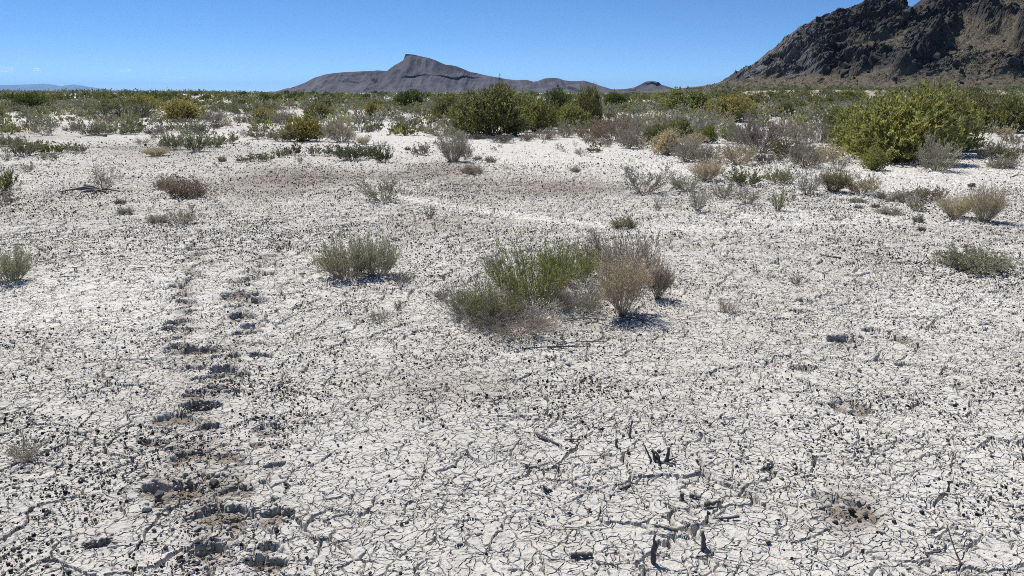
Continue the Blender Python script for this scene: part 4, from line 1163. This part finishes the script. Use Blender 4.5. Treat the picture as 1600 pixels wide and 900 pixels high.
dead_piece('dead_root', 'sprawling grey dead roots around the tuft at left', 'root', 152, 299,
           [([(4, 0, 3), (-18, 0, 6), (-40, -8, 4), (-60, -10, 0)], 4, 1.2), ([(4, 0, 3), (22, -2, 5), (44, -6, 0)], 3.4, 1), ([(0, -2, 2), (-10, -14, 3), (-16, -26, 0)], 3, 1),
            ([(2, -2, 2), (6, -18, 3), (6, -32, 0)], 3, 1), ([(2, 0, 4), (-10, 6, 8), (-28, 10, 9)], 3, 1.2), ([(4, -2, 2), (22, -16, 3), (34, -30, 0)], 2.6, 1)], g_w)
dead_piece('dead_branch', 'bleached branch lying in front of the long sage hedge', 'branch', 152, 214, [([(-18, 0, 2), (-4, 4, 5), (16, 2, 2)], 1.2, 1.6), ([(0, 2, 4), (10, -2, 2), (18, -4, 1)], 1.2, .8)], g_w)
dead_piece('dead_branch', 'bare fallen branch at the right foot of the right thicket', 'branch', 1502, 249, [([(-12, 0, 1), (-4, 4, 9), (12, 6, 9)], 1.6, 1), ([(-6, 2, 7), (4, 0, 5), (14, -2, 4)], 1.2, .8)], g_w)
dead_piece('dead_branch', 'dead twig low on the pale ground at the right edge', 'branch', 1588, 278, [([(-11, 0, 0), (-2, 2, 4), (11, 2, 6)], 1.4, .9), ([(-2, 1, 4), (2, 0, 8), (4, 0, 10)], .9, .6)], g_w)
dead_piece('dead_branch', 'dry branches lying at the foot of the tan fan bush', 'branch', 985, 500, [([(-14, 6, 3), (6, 0, 5), (34, -14, 1)], 1.6, 1), ([(0, 4, 4), (14, -8, 3), (22, -20, 1)], 1.4, .8), ([(2, 2, 2), (-16, -10, 3), (-40, -22, 1)], 1.4, .8)], g_w)
dead_piece('dead_branch', 'long dry stems fallen across the front of the central clump', 'branch', 870, 545, [([(-60, -2, 1), (-20, 0, 4), (26, 6, 3), (66, 12, 1)], 1.5, .9), ([(-10, 0, 3), (10, -6, 3), (34, -12, 1)], 1.3, .8), ([(0, 10, 4), (40, 26, 6), (90, 34, 2)], 1.3, .8)], g_w)
dead_piece('dead_branch', 'grey dry stems lying between the clump and the tan fan bush', 'branch', 905, 505, [([(-30, 0, 2), (0, 8, 6), (30, 20, 3)], 1.3, .8), ([(-20, 14, 4), (10, 20, 5), (50, 14, 2)], 1.2, .8), ([(10, 0, 3), (30, -10, 4), (56, -24, 1)], 1.3, .7)], g_w)

def rock_mesh(name, seed, flat, mat):
    v, f = blob_base('ico')
    # one subdivision
    mid = {}; V = [tuple(a) for a in v]; F = []
    def m(a, b):
        k = (min(a, b), max(a, b))
        if k not in mid:
            p = (np.array(V[a]) + np.array(V[b])); p /= np.linalg.norm(p); mid[k] = len(V); V.append(tuple(p))
        return mid[k]
    for a, b, c in f:
        x, y, z = m(a, b), m(b, c), m(c, a)
        F += [(a, x, z), (b, y, x), (c, z, y), (x, y, z)]
    V = np.array(V)
    lo = rng.normal(size=(4, 3))
    r = 1 + .16 * np.sin(V @ lo[0] * 2.4 + 1) + .12 * np.sin(V @ lo[1] * 3.7) + rng.normal(size=len(V)) * .06
    V = V * r[:, None] * np.array([1, .8, flat])
    return mesh_np(name, V, tris=F, attrs={'tint': np.full(len(V), rng.random())}, mats=[mat])

STONES = [rock_mesh('dark_stone', i, .7, M_STONE) for i in range(6)]
CLODS = [rock_mesh('mud_clod', i, .65, M_CLOD) for i in range(6)]

def put(mesh, name, x, y, r, label, cat, group, sink=.25):
    o = link(name, mesh, loc=(x, y, float(H(x, y)) + r * (.6 - sink)))
    o.scale = (r, r, r); o.rotation_euler = (random.uniform(-.2, .2), random.uniform(-.2, .2), random.uniform(0, 6.28))
    return tag(o, label, cat, group)

# clods thrown up around the footprints
for k, (cx, cy, r, dep, ax, ay, rot) in enumerate(PITS):
    right = cx > 0.6
    near = cy < 3.9
    lab = ('lump of crust broken up beside the footprints at right' if right else
           'lump of crust broken up beside the near footprints at left' if near else 'small lump of crust along the far footprint trail at left')
    grp = lab.replace('lump', 'lumps')
    for i in range(3 if near or right else 1):
        a = random.uniform(0, 6.28); q = r * random.uniform(.7, 1.35)
        put(random.choice(CLODS), 'mud_clod', cx + math.cos(a) * q, cy + math.sin(a) * q, r * random.uniform(.07, .19), lab, 'soil clod', grp)
for (px, py, hw, lab) in [(1330, 800, 7, 'largest dark clod in the broken hole at lower right'), (1305, 818, 5, 'dark clod left front of the largest in the lower right hole'),
                          (1352, 806, 5, 'dark clod right of the largest in the lower right hole'), (1343, 815, 4, 'small dark clod in front of the largest at lower right'),
                          (1284, 796, 5, 'dark clod at the left rim of the lower right hole'), (1397, 816, 4, 'dark clod lying off to the right of the lower right hole'),
                          (1518, 292, 6, 'dark flat stone on pale ground above the twin tan bushes'), (142, 857, 6, 'dark stone at the left end of the lowest left footprint'),
                          (250, 775, 9, 'dark broken clod in the large footprint at lower left'), (335, 757, 8, 'grey stone right of the large footprint at lower left'),
                          (310, 849, 6, 'grey round stone near the bottom footprints at left')]:
    x, y, s = pxm(px, py)
    put(random.choice(STONES), 'dark_stone', x, y, hw * s, lab, 'stone', 'dark stones in and around the footprints')

pts = scatter_points(300, 1.9, 5.2, gravel_density)
for (x, y) in pts:
    zone = 'left' if x < -0.45 else 'right' if x > 0.55 else 'middle'
    put(random.choice(STONES), 'dark_pebble', x, y, random.uniform(.0062, .0092), 'dark rounded pebble lying loose on the cracked mud of the %s foreground' % zone,
        'pebble', 'dark pebbles on the %s foreground' % zone, .1)

# ------------------------------------------------------------------ the rocky hill at right
HY = 455.0                                   # distance of its crest
def z_at(py, y):                             # height seen at a pixel row at distance y on the axis
    d = ray(800, py)
    return EYE + d[2] / d[1] * y

def x_at(px, y):
    return (px - 800) / FPX * (y * CP + EYE * SP)

SIL = [(1000,142.5),(1050,141),(1100,137),(1140,133.5),(1165,126),(1190,106),(1208,92),(1225,70),(1245,46),(1268,37),(1288,26),(1308,20),(1330,10),
       (1345,2),(1358,-2),(1370,6),(1386,4),(1393,12),(1400,22),(1412,25),(1422,19),(1434,2),(1446,-18),(1480,-52),(1540,-78),(1610,-96),(1700,-80),(1850,-10),(2000,70),(2150,140)]
SX = np.array([x_at(p, HY) for p, _ in SIL]); SZ = np.array([z_at(q, HY) for _, q in SIL])

def foot_y(x):
    return 338 + 60 * (1 - smooth(125, 190, x)) + 10 * fbm(x / 40, x * 0 + 3, 601, 2)

def hill_base(x, y):
    zr = np.interp(x, SX, SZ)
    # the saddle is seen between two summits: keep it low only near the crest
    t = (y - foot_y(x)) / (HY - foot_y(x))
    tf = np.clip(t, 0, 1)
    g = 0.08 * smooth(-.15, .12, t) + 0.74 * tf ** 1.15 + 0.18 * smooth(.80, 1.0, tf)
    back = np.clip(1 - (y - HY) / 190, 0, 1)
    g = np.where(t > 1, back ** 1.3, g)
    return zr * g * smooth(-.2, -.02, t)

def hill_hit(px, py):
    d = ray(px, py); t = np.linspace(290, 640, 1500)
    P = d[None] * t[:, None]; P[:, 2] += EYE
    k = np.argmax(P[:, 2] < hill_base(P[:, 0], P[:, 1]) + H(P[:, 0], P[:, 1]))
    return P[k, :2] if k else np.array([x_at(px, HY), HY])

CLIFFS = [  # foot line of an outcrop, a pixel on the outcrop itself, height m
    ([(1463,68),(1453,93),(1415,115),(1380,130)], (1410,85), 11), ([(1487,34),(1483,55),(1453,58)], (1460,42), 7),
    ([(1512,2),(1467,25),(1440,34),(1422,37)], (1450,8), 12), ([(1600,78),(1573,55),(1543,50),(1528,40)], (1580,30), 12),
    ([(1260,76),(1243,95),(1223,103)], (1235,80), 6), ([(1277,80),(1267,60)], (1258,62), 4), ([(1290,134),(1268,139),(1249,144)], (1285,120), 5),
    ([(1530,100),(1508,108),(1490,112)], (1512,92), 4), ([(1345,118),(1310,132),(1290,130)], (1320,112), 4), ([(1395,60),(1360,72),(1330,70)], (1360,50), 5),
    ([(1198,122),(1180,126),(1165,128)], (1190,112), 4), ([(1600,108),(1575,118),(1560,120)], (1588,104), 4), ([(1330,40),(1300,60),(1280,62)], (1305,40), 5),
    ([(1372,98),(1340,104)], (1350,92), 4)]

def seg_bump(x, y, pts, ref, A):
    best = np.full(x.shape, 1e9); side = np.zeros(x.shape)
    for a, b in zip(pts[:-1], pts[1:]):
        ab = b - a; L2 = ab @ ab + 1e-9
        t = np.clip(((x - a[0]) * ab[0] + (y - a[1]) * ab[1]) / L2, 0, 1)
        dx = x - a[0] - t * ab[0]; dy = y - a[1] - t * ab[1]
        d = np.hypot(dx, dy)
        c = ab[0] * (y - a[1]) - ab[1] * (x - a[0])
        cr = ab[0] * (ref[1] - a[1]) - ab[1] * (ref[0] - a[0])
        s = np.sign(c) * np.sign(cr)
        m = d < best
        best = np.where(m, d, best); side = np.where(m, s, side)
    w = best + 2.5 * fbm(x / 6, y / 6, 611, 3)
    up = np.exp(-np.clip(w, 0, None) / 11)
    dn = 1 - smooth(-1.0, 6.5, w)
    return A * np.where(side > 0, up, np.minimum(dn, 1)), np.where(side > 0, np.exp(-w / 24), np.exp(-np.clip(w, 0, None) / 3))

def hill_material():
    m, nt, out = new_mat('hill_rock')
    pos = nt.nodes.new('ShaderNodeNewGeometry').outputs['Position']
    n1 = noise_tex(nt, pos, .22, 6, .65); n2 = noise_tex(nt, pos, .9, 6, .7)
    rock = mixc(nt, ramp(nt, n2, .38, .66), (.016, .016, .017), (.092, .086, .080))
    rock = mixc(nt, mth(nt, 'MULTIPLY', attr(nt, 'pale'), ramp(nt, n1, .35, .65)), rock, (.17, .168, .168))
    soil = mixc(nt, ramp(nt, n2, .4, .64), (.074, .064, .049), (.165, .142, .106))
    soil = mixc(nt, mth(nt, 'MULTIPLY', ramp(nt, n1, .60, .75), .5), soil, (.14, .09, .065))
    c = mixc(nt, ramp(nt, mth(nt, 'ADD', attr(nt, 'rock'), mth(nt, 'MULTIPLY', mth(nt, 'SUBTRACT', n2, .5), .7)), .38, .58), soil, rock)
    b = principled(nt, out, c, .92, .15)
    bp = nt.nodes.new('ShaderNodeBump'); bp.inputs['Strength'].default_value = .9; bp.inputs['Distance'].default_value = 1.4
    nt.links.new(n2, bp.inputs['Height']); nt.links.new(bp.outputs[0], b.inputs['Normal'])
    return m

def hull_rock(name, mat):
    bm = bmesh.new()
    for p in norm(rng.normal(size=(17, 3))) * (.75 + .35 * rng.random((17, 1))) * np.array([1.15, .9, .8]):
        bm.verts.new(p)
    r = bmesh.ops.convex_hull(bm, input=bm.verts)
    loose = [v for v in bm.verts if not v.link_faces]
    bmesh.ops.delete(bm, geom=loose, context='VERTS')
    me = bpy.data.meshes.new(name); bm.to_mesh(me); bm.free(); me.materials.append(mat)
    return me

def build_hill():
    xs = np.concatenate([np.arange(70, 350, .5), np.arange(350, 520, 4)])
    ys = np.concatenate([np.arange(296, 480, .5), np.arange(480, 660, 5)])
    X, Y = np.meshgrid(xs, ys); x = X.ravel(); y = Y.ravel()
    hb = hill_base(x, y)
    bump = np.zeros(len(x)); rock = np.zeros(len(x))
    for pts, ref, A in CLIFFS:
        P = [hill_hit(*p) for p in pts]; rf = hill_hit(*ref)
        b, rk = seg_bump(x, y, P, rf, A)
        bump = np.maximum(bump, b); rock = np.maximum(rock, rk)
    t = (y - foot_y(x)) / (HY - foot_y(x))
    on = smooth(2.5, 9, hb)
    crest = smooth(.72, .95, t)
    n = fbm(x / 26, y / 26, 621, 4)
    px = 800 + FPX * x / (y * CP)
    left = 1 - smooth(1440, 1500, px)
    rock = np.clip(rock * .85 + .55 * crest + .22 * left * smooth(.1, .3, t) * smooth(1215, 1290, px) + .66 * n - .02, 0, 1) * on
    sy = y * .55 + (hb + bump) * .95
    big = (ridged(x / 17 + .3 * y / 17, y / 15, 631, 4) - .35) * 3.0
    wx = x + 2.5 * fbm(x / 7, sy / 7, 641, 3); wy = sy + 2.5 * fbm(x / 7, sy / 7, 642, 3)
    e1, d1, c1 = worley(wx / 8.5 + wy / 30, wy / 5.5, 651)
    e2, d2, c2 = worley(wx / 3.4, wy / 2.6, 661)
    e3, d3, c3 = worley(wx / 1.5, wy / 1.3, 671)
    blocks = (c1 - .40) * 4.6 * smooth(0, .07, e1) + (c2 - .4) * 3.6 * smooth(0, .08, e2) + (c3 - .4) * 1.7 * smooth(0, .1, e3)
    rough = (big + blocks) * rock + .9 * fbm(x / 5, y / 5, 681, 4) + .6 * (c2 - .5) * smooth(.0, .2, e2) * smooth(.55, .8, c3)
    crestk = 1 - .45 * smooth(.86, .99, t) * (1 - smooth(1.0, 1.3, t))
    z = hb + (bump * smooth(.03, .12, t) * (1 - .92 * smooth(.62, .95, t)) + rough * crestk) * on
    ed = smooth(70, 84, x) * smooth(296, 306, y)
    z = z + H(x, y) - .5 * (1 - ed) + .15 * ed - .8 * (1 - smooth(.2, 1.4, hb))
    yd = y - (.55 * blocks * rock * on * crestk)
    xd = x + .4 * (c2 - .5) * 2 * rock * on
    pale = smooth(0, 1, (1300 - px) / 60) * smooth(1140, 1170, px)
    V = np.stack([xd, yd, z], 1)
    me = mesh_np('rocky_hill', V, quads=grid_quads(len(ys), len(xs)), attrs={'rock': rock, 'pale': np.clip(pale, 0, 1)}, mats=[hill_material()])
    tag(link('rocky_hill', me), kind='structure')
    # scrub and boulders on it
    okk = np.where((t > -.1) & (t < .95) & (rock < .42) & (x < 335) & (x > 95) & (y < 480))[0]
    k = rng.choice(okk, 2600, replace=False)
    P = V[k]; n_ = len(P); nl = 26
    hh = .5 + .8 * rng.random(n_)
    u = norm(rng.normal(size=(n_, nl, 3))); u[..., 2] = np.abs(u[..., 2])
    q = P[:, None] + u * (.5 + .5 * rng.random((n_, nl, 1))) * np.stack([hh * .8, hh * .8, hh], 1)[:, None]
    d = norm(u + np.array([0, 0, .6]) + rng.normal(size=u.shape) * .5)
    ls = (.45 * hh)[:, None] * np.ones((n_, nl))
    LV, LQ = leaf_quads(q.reshape(-1, 3), d.reshape(-1, 3), ls.ravel(), ls.ravel() * .3)
    base = np.array([COLS[c][0] for c in ('olive', 'tan', 'sage', 'dark', 'greygreen')])[rng.integers(0, 5, n_)]
    C = np.repeat((base[:, None] * (.7 + .6 * rng.random((n_, nl, 1)))).reshape(-1, 3), 4, 0)
    me = mesh_np('hillside_scrub', LV, quads=LQ, attrs={'col': C}, mats=[M_SCRUB])
    tag(link('hillside_scrub', me), 'small dry shrubs dotting the slopes of the rocky hill', 'scrub', kind='stuff')
    mt, nt, out = new_mat('boulder_rock')
    pos = nt.nodes.new('ShaderNodeNewGeometry').outputs['Position']
    principled(nt, out, mixc(nt, ramp(nt, noise_tex(nt, pos, .9, 5, .7), .35, .68), (.025, .024, .024), (.075, .07, .064)), .92, .15)
    protos = [hull_rock('boulder', mt) for i in range(8)]
    okk = np.where((t > -.02) & (t < .55) & (rock < .5) & (x < 300) & (px > 1240))[0]
    okc = np.where((t > .12) & (t < .97) & (rock > .55) & (x < 300) & (px > 1215))[0]
    picks = [(kk, 0) for kk in rng.choice(okk, 110, replace=False)] + [(kk, 1) for kk in rng.choice(okc, 180, replace=False)]
    for i, (kk, crag) in enumerate(picks):
        o = link('boulder', random.choice(protos), loc=V[kk]); r = random.uniform(.5, 1.9) * random.uniform(.6, 1.1) * (1.7 if crag else 1)
        o.scale = (r * random.uniform(.8, 1.4), r, r * random.uniform(.8, 1.2)); o.rotation_euler = [random.uniform(0, 6) for _ in range(3)]
        up = t[kk] > .22
        lab = ('angular block jutting from the dark crags of the rocky hill' if crag else
               'dark boulder on the middle slope of the rocky hill' if up else 'dark boulder at the foot of the rocky hill')
        tag(o, lab, 'boulder', lab.replace('boulder', 'boulders').replace('block', 'blocks'))
build_hill()

# ------------------------------------------------------------------ the mesa and its neighbours
def range_material(name, lo, hi, cliff):
    m, nt, out = new_mat(name)
    pos = nt.nodes.new('ShaderNodeNewGeometry').outputs['Position']
    mp = nt.nodes.new('ShaderNodeMapping'); mp.inputs['Scale'].default_value = (1, .25, .35)
    nt.links.new(pos, mp.inputs['Vector'])
    n1 = noise_tex(nt, mp.outputs[0], .035, 6, .65); n2 = noise_tex(nt, pos, .006, 4, .6)
    c = mixc(nt, ramp(nt, n1, .35, .68), lo, hi)
    c = mixc(nt, mth(nt, 'MULTIPLY', ramp(nt, n2, .5, .7), .5), c, tuple(v * w for v, w in zip(hi, (1.15, .95, .95))))
    c = mixc(nt, ramp(nt, mth(nt, 'ADD', attr(nt, 'rock'), mth(nt, 'MULTIPLY', mth(nt, 'SUBTRACT', n1, .5), .8)), .4, .62), c, cliff)
    principled(nt, out, c, .95, .1)
    return m

def range_mesh(name, sil, yc, depth, back, step, ystep, mat, gully, ledges, seed, amp=1.0):
    sx = np.array([x_at(p, yc) for p, _ in sil]); sz = np.array([z_at(q, yc) for _, q in sil])
    xs = np.arange(sx[0], sx[-1] + step, step)
    ys = np.concatenate([np.arange(yc - depth, yc + ystep * 2, ystep), np.linspace(yc + ystep * 3, yc + back, 10)])
    X, Y = np.meshgrid(xs, ys); x = X.ravel(); y = Y.ravel()
    zr = np.maximum(np.interp(x, sx, sz), 0)
    # shoulders spread less than summits, so gullies fan out below them
    t = np.clip((y - (yc - depth)) / depth, 0, 1)
    g = np.where(y <= yc, .62 * t ** 1.5 + .38 * t ** 3, np.clip(1 - (y - yc) / back, 0, 1) ** 1.2)
    z = zr * g
    rock = np.zeros(len(x))
    for (lo, hi, frac, wd, sd) in ledges:                       # a band of cliff on the slope between two heights
        m = smooth(0.15, .4, fbm(x / (depth * .55), y * 0 + sd, seed + sd, 3) + frac)
        h = lo + (hi - lo) * (.5 + .5 * fbm(x / (depth * .4), y * 0, seed + 5 + sd, 3))
        up = smooth(0, wd * .12, z - h)
        z = z + m * wd * (up - .5) * np.exp(-np.abs(z - h) / (wd * 1.6)) * .8
        rock = np.maximum(rock, m * np.exp(-((z - h) / (wd * .55)) ** 2))
    rock = np.maximum(rock, .85 * smooth(.30, .55, fbm(x / (depth * .28), z / (depth * .05), seed + 60, 3)) * smooth(.1, .3, t))
    rock = np.maximum(rock, .9 * smooth(86, 92, z + 5 * fbm(x / 14, y / 20, seed + 66, 2)))
    mid = smooth(.05, .3, t) * (1 - smooth(.93, 1.0, t))
    z = z + (ridged(x / gully, y / (gully * 7), seed + 20, 4) - .5) * gully * .36 * mid * amp * np.clip(zr / zr.max() * 2, 0, 1)
    z = z + fbm(x / (gully * .5), y / (gully * .8), seed + 30, 4) * gully * .09 * mid * amp
    z = np.where(y <= yc - depth + .01, -2, z - 1.0)
    me = mesh_np(name, np.stack([x, y, z], 1), quads=grid_quads(len(ys), len(xs)), attrs={'rock': rock}, mats=[mat])
    return tag(link(name, me), kind='structure')

MESA = [(405,146),(425,143.8),(438,142.4),(450,138.5),(464,133.5),(478,128.3),(492,121),(510,115.5),(525,113.4),(540,112),(570,110.6),(586,110.2),(590,109.2),(597,109.6),(606,110.2),(612,105.5),(619,100.5),(625,97.5),
        (631,94),(633.5,90),(634.5,85),(636,83.5),(642,84),(648,84.6),(660,87.5),(672,90),(683,94),(690,97.5),(697,100.5),(705,101.2),(713,102.5),(724,107),(735,112),(748,114.5),(760,117),(776,120),(790,122.6),
        (805,124.5),(822,124),(828,125.5),(833,127),(840,126),(850,122),(858,121),(866,121),(874,122),(880,124.5),(888,125.6),(900,126.2),(912,125.2),(918,127),(926,129.2),(940,134),(953,138),(970,141),(1000,144.2),(1030,146)]
M_MESA = range_material('mesa_rock', (.039, .040, .052), (.104, .103, .122), (.024, .025, .033))
range_mesh('mesa', MESA, 2000, 270, 300, 2.5, 2.5, M_MESA, 34, [(48, 70, -.48, 7, 3), (26, 46, -.30, 6, 9), (6, 16, -.22, 6, 15)], 700)
BUTTE = [(930,146),(950,140.5),(962,139),(975,138.6),(985,137),(992,135.4),(1003,129.8),(1007,128),(1012,126.6),(1019,126.6),(1025,127.8),(1035,131),(1048,135.5),(1056,138.5),(1075,141.5),(1110,145)]
range_mesh('small_butte', BUTTE, 2150, 190, 240, 3, 3, M_MESA, 28, [(22, 26, .45, 6, 4)], 740)
M_FAR = range_material('far_mountain_rock', (.10, .09, .085), (.16, .145, .13), (.07, .065, .06))
FARM = [(-330,143),(-250,136),(-160,133),(-90,135),(-40,133.5),(0,133.2),(20,132.6),(40,132),(55,131.4),(70,130.6),(78,131.4),(86,132.6),(97,135),(103,133.4),(109,132.6),(118,131.8),(124,132.8),(132,134.2),(142,136.8),(152,139.3),(165,142.5),(180,144)]
range_mesh('far_mountains', FARM, 50000, 5200, 6000, 90, 260, M_FAR, 900, [], 760)

# ------------------------------------------------------------------ wisps of cloud low over the far mountains
def cloud(px, py, w, h, dens, label, seed):
    y = 58000.0
    d = ray(px, py); s = y / d[1]
    c = d * s; ww = w * s / FPX * .5; hh = h * s / FPX * .5
    r2 = np.random.default_rng(seed)
    verts, tris, off = [], [], 0
    v, f = blob_base('ico')
    V = [tuple(a) for a in v]; F = f
    for lvl in range(2):
        mid = {}; F2 = []
        def m(a, b):
            k = (min(a, b), max(a, b))
            if k not in mid:
                p = np.array(V[a]) + np.array(V[b]); p = p / np.linalg.norm(p); mid[k] = len(V); V.append(tuple(p))
            return mid[k]
        for a, b, e in F:
            x_, y_, z_ = m(a, b), m(b, e), m(e, a); F2 += [(a, x_, z_), (b, y_, x_), (e, z_, y_), (x_, y_, z_)]
        F = F2
    V = np.array(V)
    lump = 1 + .20 * np.sin(V[:, 0] * 5 + seed) + .14 * np.sin(V[:, 2] * 6 + V[:, 0] * 7 + seed * 2)
    V = V * lump[:, None] * np.array([ww, ww * .8, hh])
    m_, nt, out = new_mat('cloud_vapour')
    df = nt.nodes.new('ShaderNodeBsdfDiffuse'); df.inputs[0].default_value = (.95, .95, .95, 1)
    tl = nt.nodes.new('ShaderNodeBsdfTranslucent'); tl.inputs[0].default_value = (.95, .95, .95, 1)
    tp = nt.nodes.new('ShaderNodeBsdfTransparent')
    m1 = nt.nodes.new('ShaderNodeMixShader'); m1.inputs[0].default_value = .5
    nt.links.new(df.outputs[0], m1.inputs[1]); nt.links.new(tl.outputs[0], m1.inputs[2])
    m2 = nt.nodes.new('ShaderNodeMixShader')
    pos = nt.nodes.new('ShaderNodeNewGeometry').outputs['Position']
    nt.links.new(mth(nt, 'MULTIPLY', ramp(nt, noise_tex(nt, pos, .008, 4, .6), .42, .68), dens), m2.inputs[0])
    nt.links.new(tp.outputs[0], m2.inputs[1]); nt.links.new(m1.outputs[0], m2.inputs[2])
    nt.links.new(m2.outputs[0], out.inputs[0])
    me = mesh_np('cloud', V, tris=F, mats=[m_], smooth_shade=True)
    o = link('cloud', me, loc=(c[0], c[1], EYE + c[2]))
    tag(o, label, 'cloud', 'small wisps of cloud over the far mountains')
cloud(7, 108.5, 26, 8, .45, 'small white wisp of cloud at the left picture edge', 3)
cloud(58, 108.5, 12, 5, .6, 'tiny bright cloud right of the wisp at the left edge', 5)
cloud(197, 110, 26, 5, .35, 'thin faint cloud streak above the far scrub right of the mountains', 8)
cloud(276, 124, 44, 9, .14, 'faint low cloud bank left of the mesa', 11)

# ------------------------------------------------------------------ air
def haze(dens):
    x0, x1, y0, y1, z0, z1 = -82000, 82000, -900, 66000, -3.5, 760
    V = [(x, y, z) for z in (z0, z1) for y in (y0, y1) for x in (x0, x1)]
    Q = [(0, 2, 3, 1), (4, 5, 7, 6), (0, 1, 5, 4), (2, 6, 7, 3), (0, 4, 6, 2), (1, 3, 7, 5)]
    m, nt, out = new_mat('haze_air')
    pv = nt.nodes.new('ShaderNodeVolumePrincipled')
    pv.inputs['Color'].default_value = (.34, .62, 1, 1); pv.inputs['Density'].default_value = dens
    pv.inputs['Anisotropy'].default_value = .2
    nt.links.new(pv.outputs[0], out.inputs['Volume'])
    me = mesh_np('haze', V, quads=Q, mats=[m])
    tag(link('haze', me), 'thin blue desert haze between the viewer and the far mountains', 'haze', kind='stuff')
HAZE = 1.9e-5
if HAZE: haze(HAZE)

# ------------------------------------------------------------------ sky, sun, camera
SUN_EL, SUN_AZ = 57.0, -32.0          # azimuth from straight ahead, negative to the left
sv = Vector((math.sin(R(SUN_AZ)) * math.cos(R(SUN_EL)), math.cos(R(SUN_AZ)) * math.cos(R(SUN_EL)), math.sin(R(SUN_EL))))
w = bpy.data.worlds.new('World'); scene.world = w; w.use_nodes = True
nt = w.node_tree
bg = nt.nodes['Background']
sky = nt.nodes.new('ShaderNodeTexSky'); sky.sky_type = 'NISHITA'; sky.sun_disc = False
sky.sun_elevation = R(SUN_EL); sky.sun_rotation = R(SUN_AZ)
sky.altitude = 1300; sky.air_density = 1.0; sky.dust_density = 0.0; sky.ozone_density = 2.2
tc = nt.nodes.new('ShaderNodeTexCoord')
mp = nt.nodes.new('ShaderNodeMapping'); mp.inputs['Scale'].default_value = (1, 1, 2.9); mp.inputs['Location'].default_value = (0, 0, .075)
nt.links.new(tc.outputs['Generated'], mp.inputs['Vector'])
nt.links.new(mp.outputs[0], sky.inputs['Vector'])
hs = nt.nodes.new('ShaderNodeHueSaturation'); hs.inputs['Saturation'].default_value = 1.22; hs.inputs['Value'].default_value = 1.58
nt.links.new(sky.outputs[0], hs.inputs['Color']); nt.links.new(hs.outputs[0], bg.inputs['Color'])
bg.inputs['Strength'].default_value = 0.068

sl = bpy.data.lights.new('sun', 'SUN'); sl.energy = 5.0; sl.angle = R(.5); sl.color = (1, .95, .88)
so = bpy.data.objects.new('sun', sl); COL.objects.link(so); so.rotation_euler = sv.to_track_quat('Z', 'Y').to_euler()

cam = bpy.data.cameras.new('camera'); co = bpy.data.objects.new('camera', cam); COL.objects.link(co)
co.location = (0, 0, EYE); co.rotation_euler = (R(90) - PITCH, 0, 0)
cam.sensor_width = 36; cam.lens = 36 * FPX / 1600; cam.clip_start = .05; cam.clip_end = 200000
scene.camera = co
scene.view_settings.view_transform = 'Standard'; scene.view_settings.look = 'None'
scene.view_settings.exposure = 0.46; scene.view_settings.gamma = 1
scene.view_settings.use_curve_mapping = False
scene.render.engine = 'CYCLES'
cy = scene.cycles
cy.use_denoising = False
cy.denoiser = 'OPENIMAGEDENOISE'; cy.denoising_input_passes = 'RGB_ALBEDO_NORMAL'; cy.denoising_prefilter = 'ACCURATE'
cy.max_bounces = 5; cy.diffuse_bounces = 3; cy.glossy_bounces = 2; cy.transmission_bounces = 3; cy.volume_bounces = 0; cy.transparent_max_bounces = 8
cy.pixel_filter_type = 'BLACKMAN_HARRIS'; cy.filter_width = 0.9
cy.sample_clamp_indirect = 6
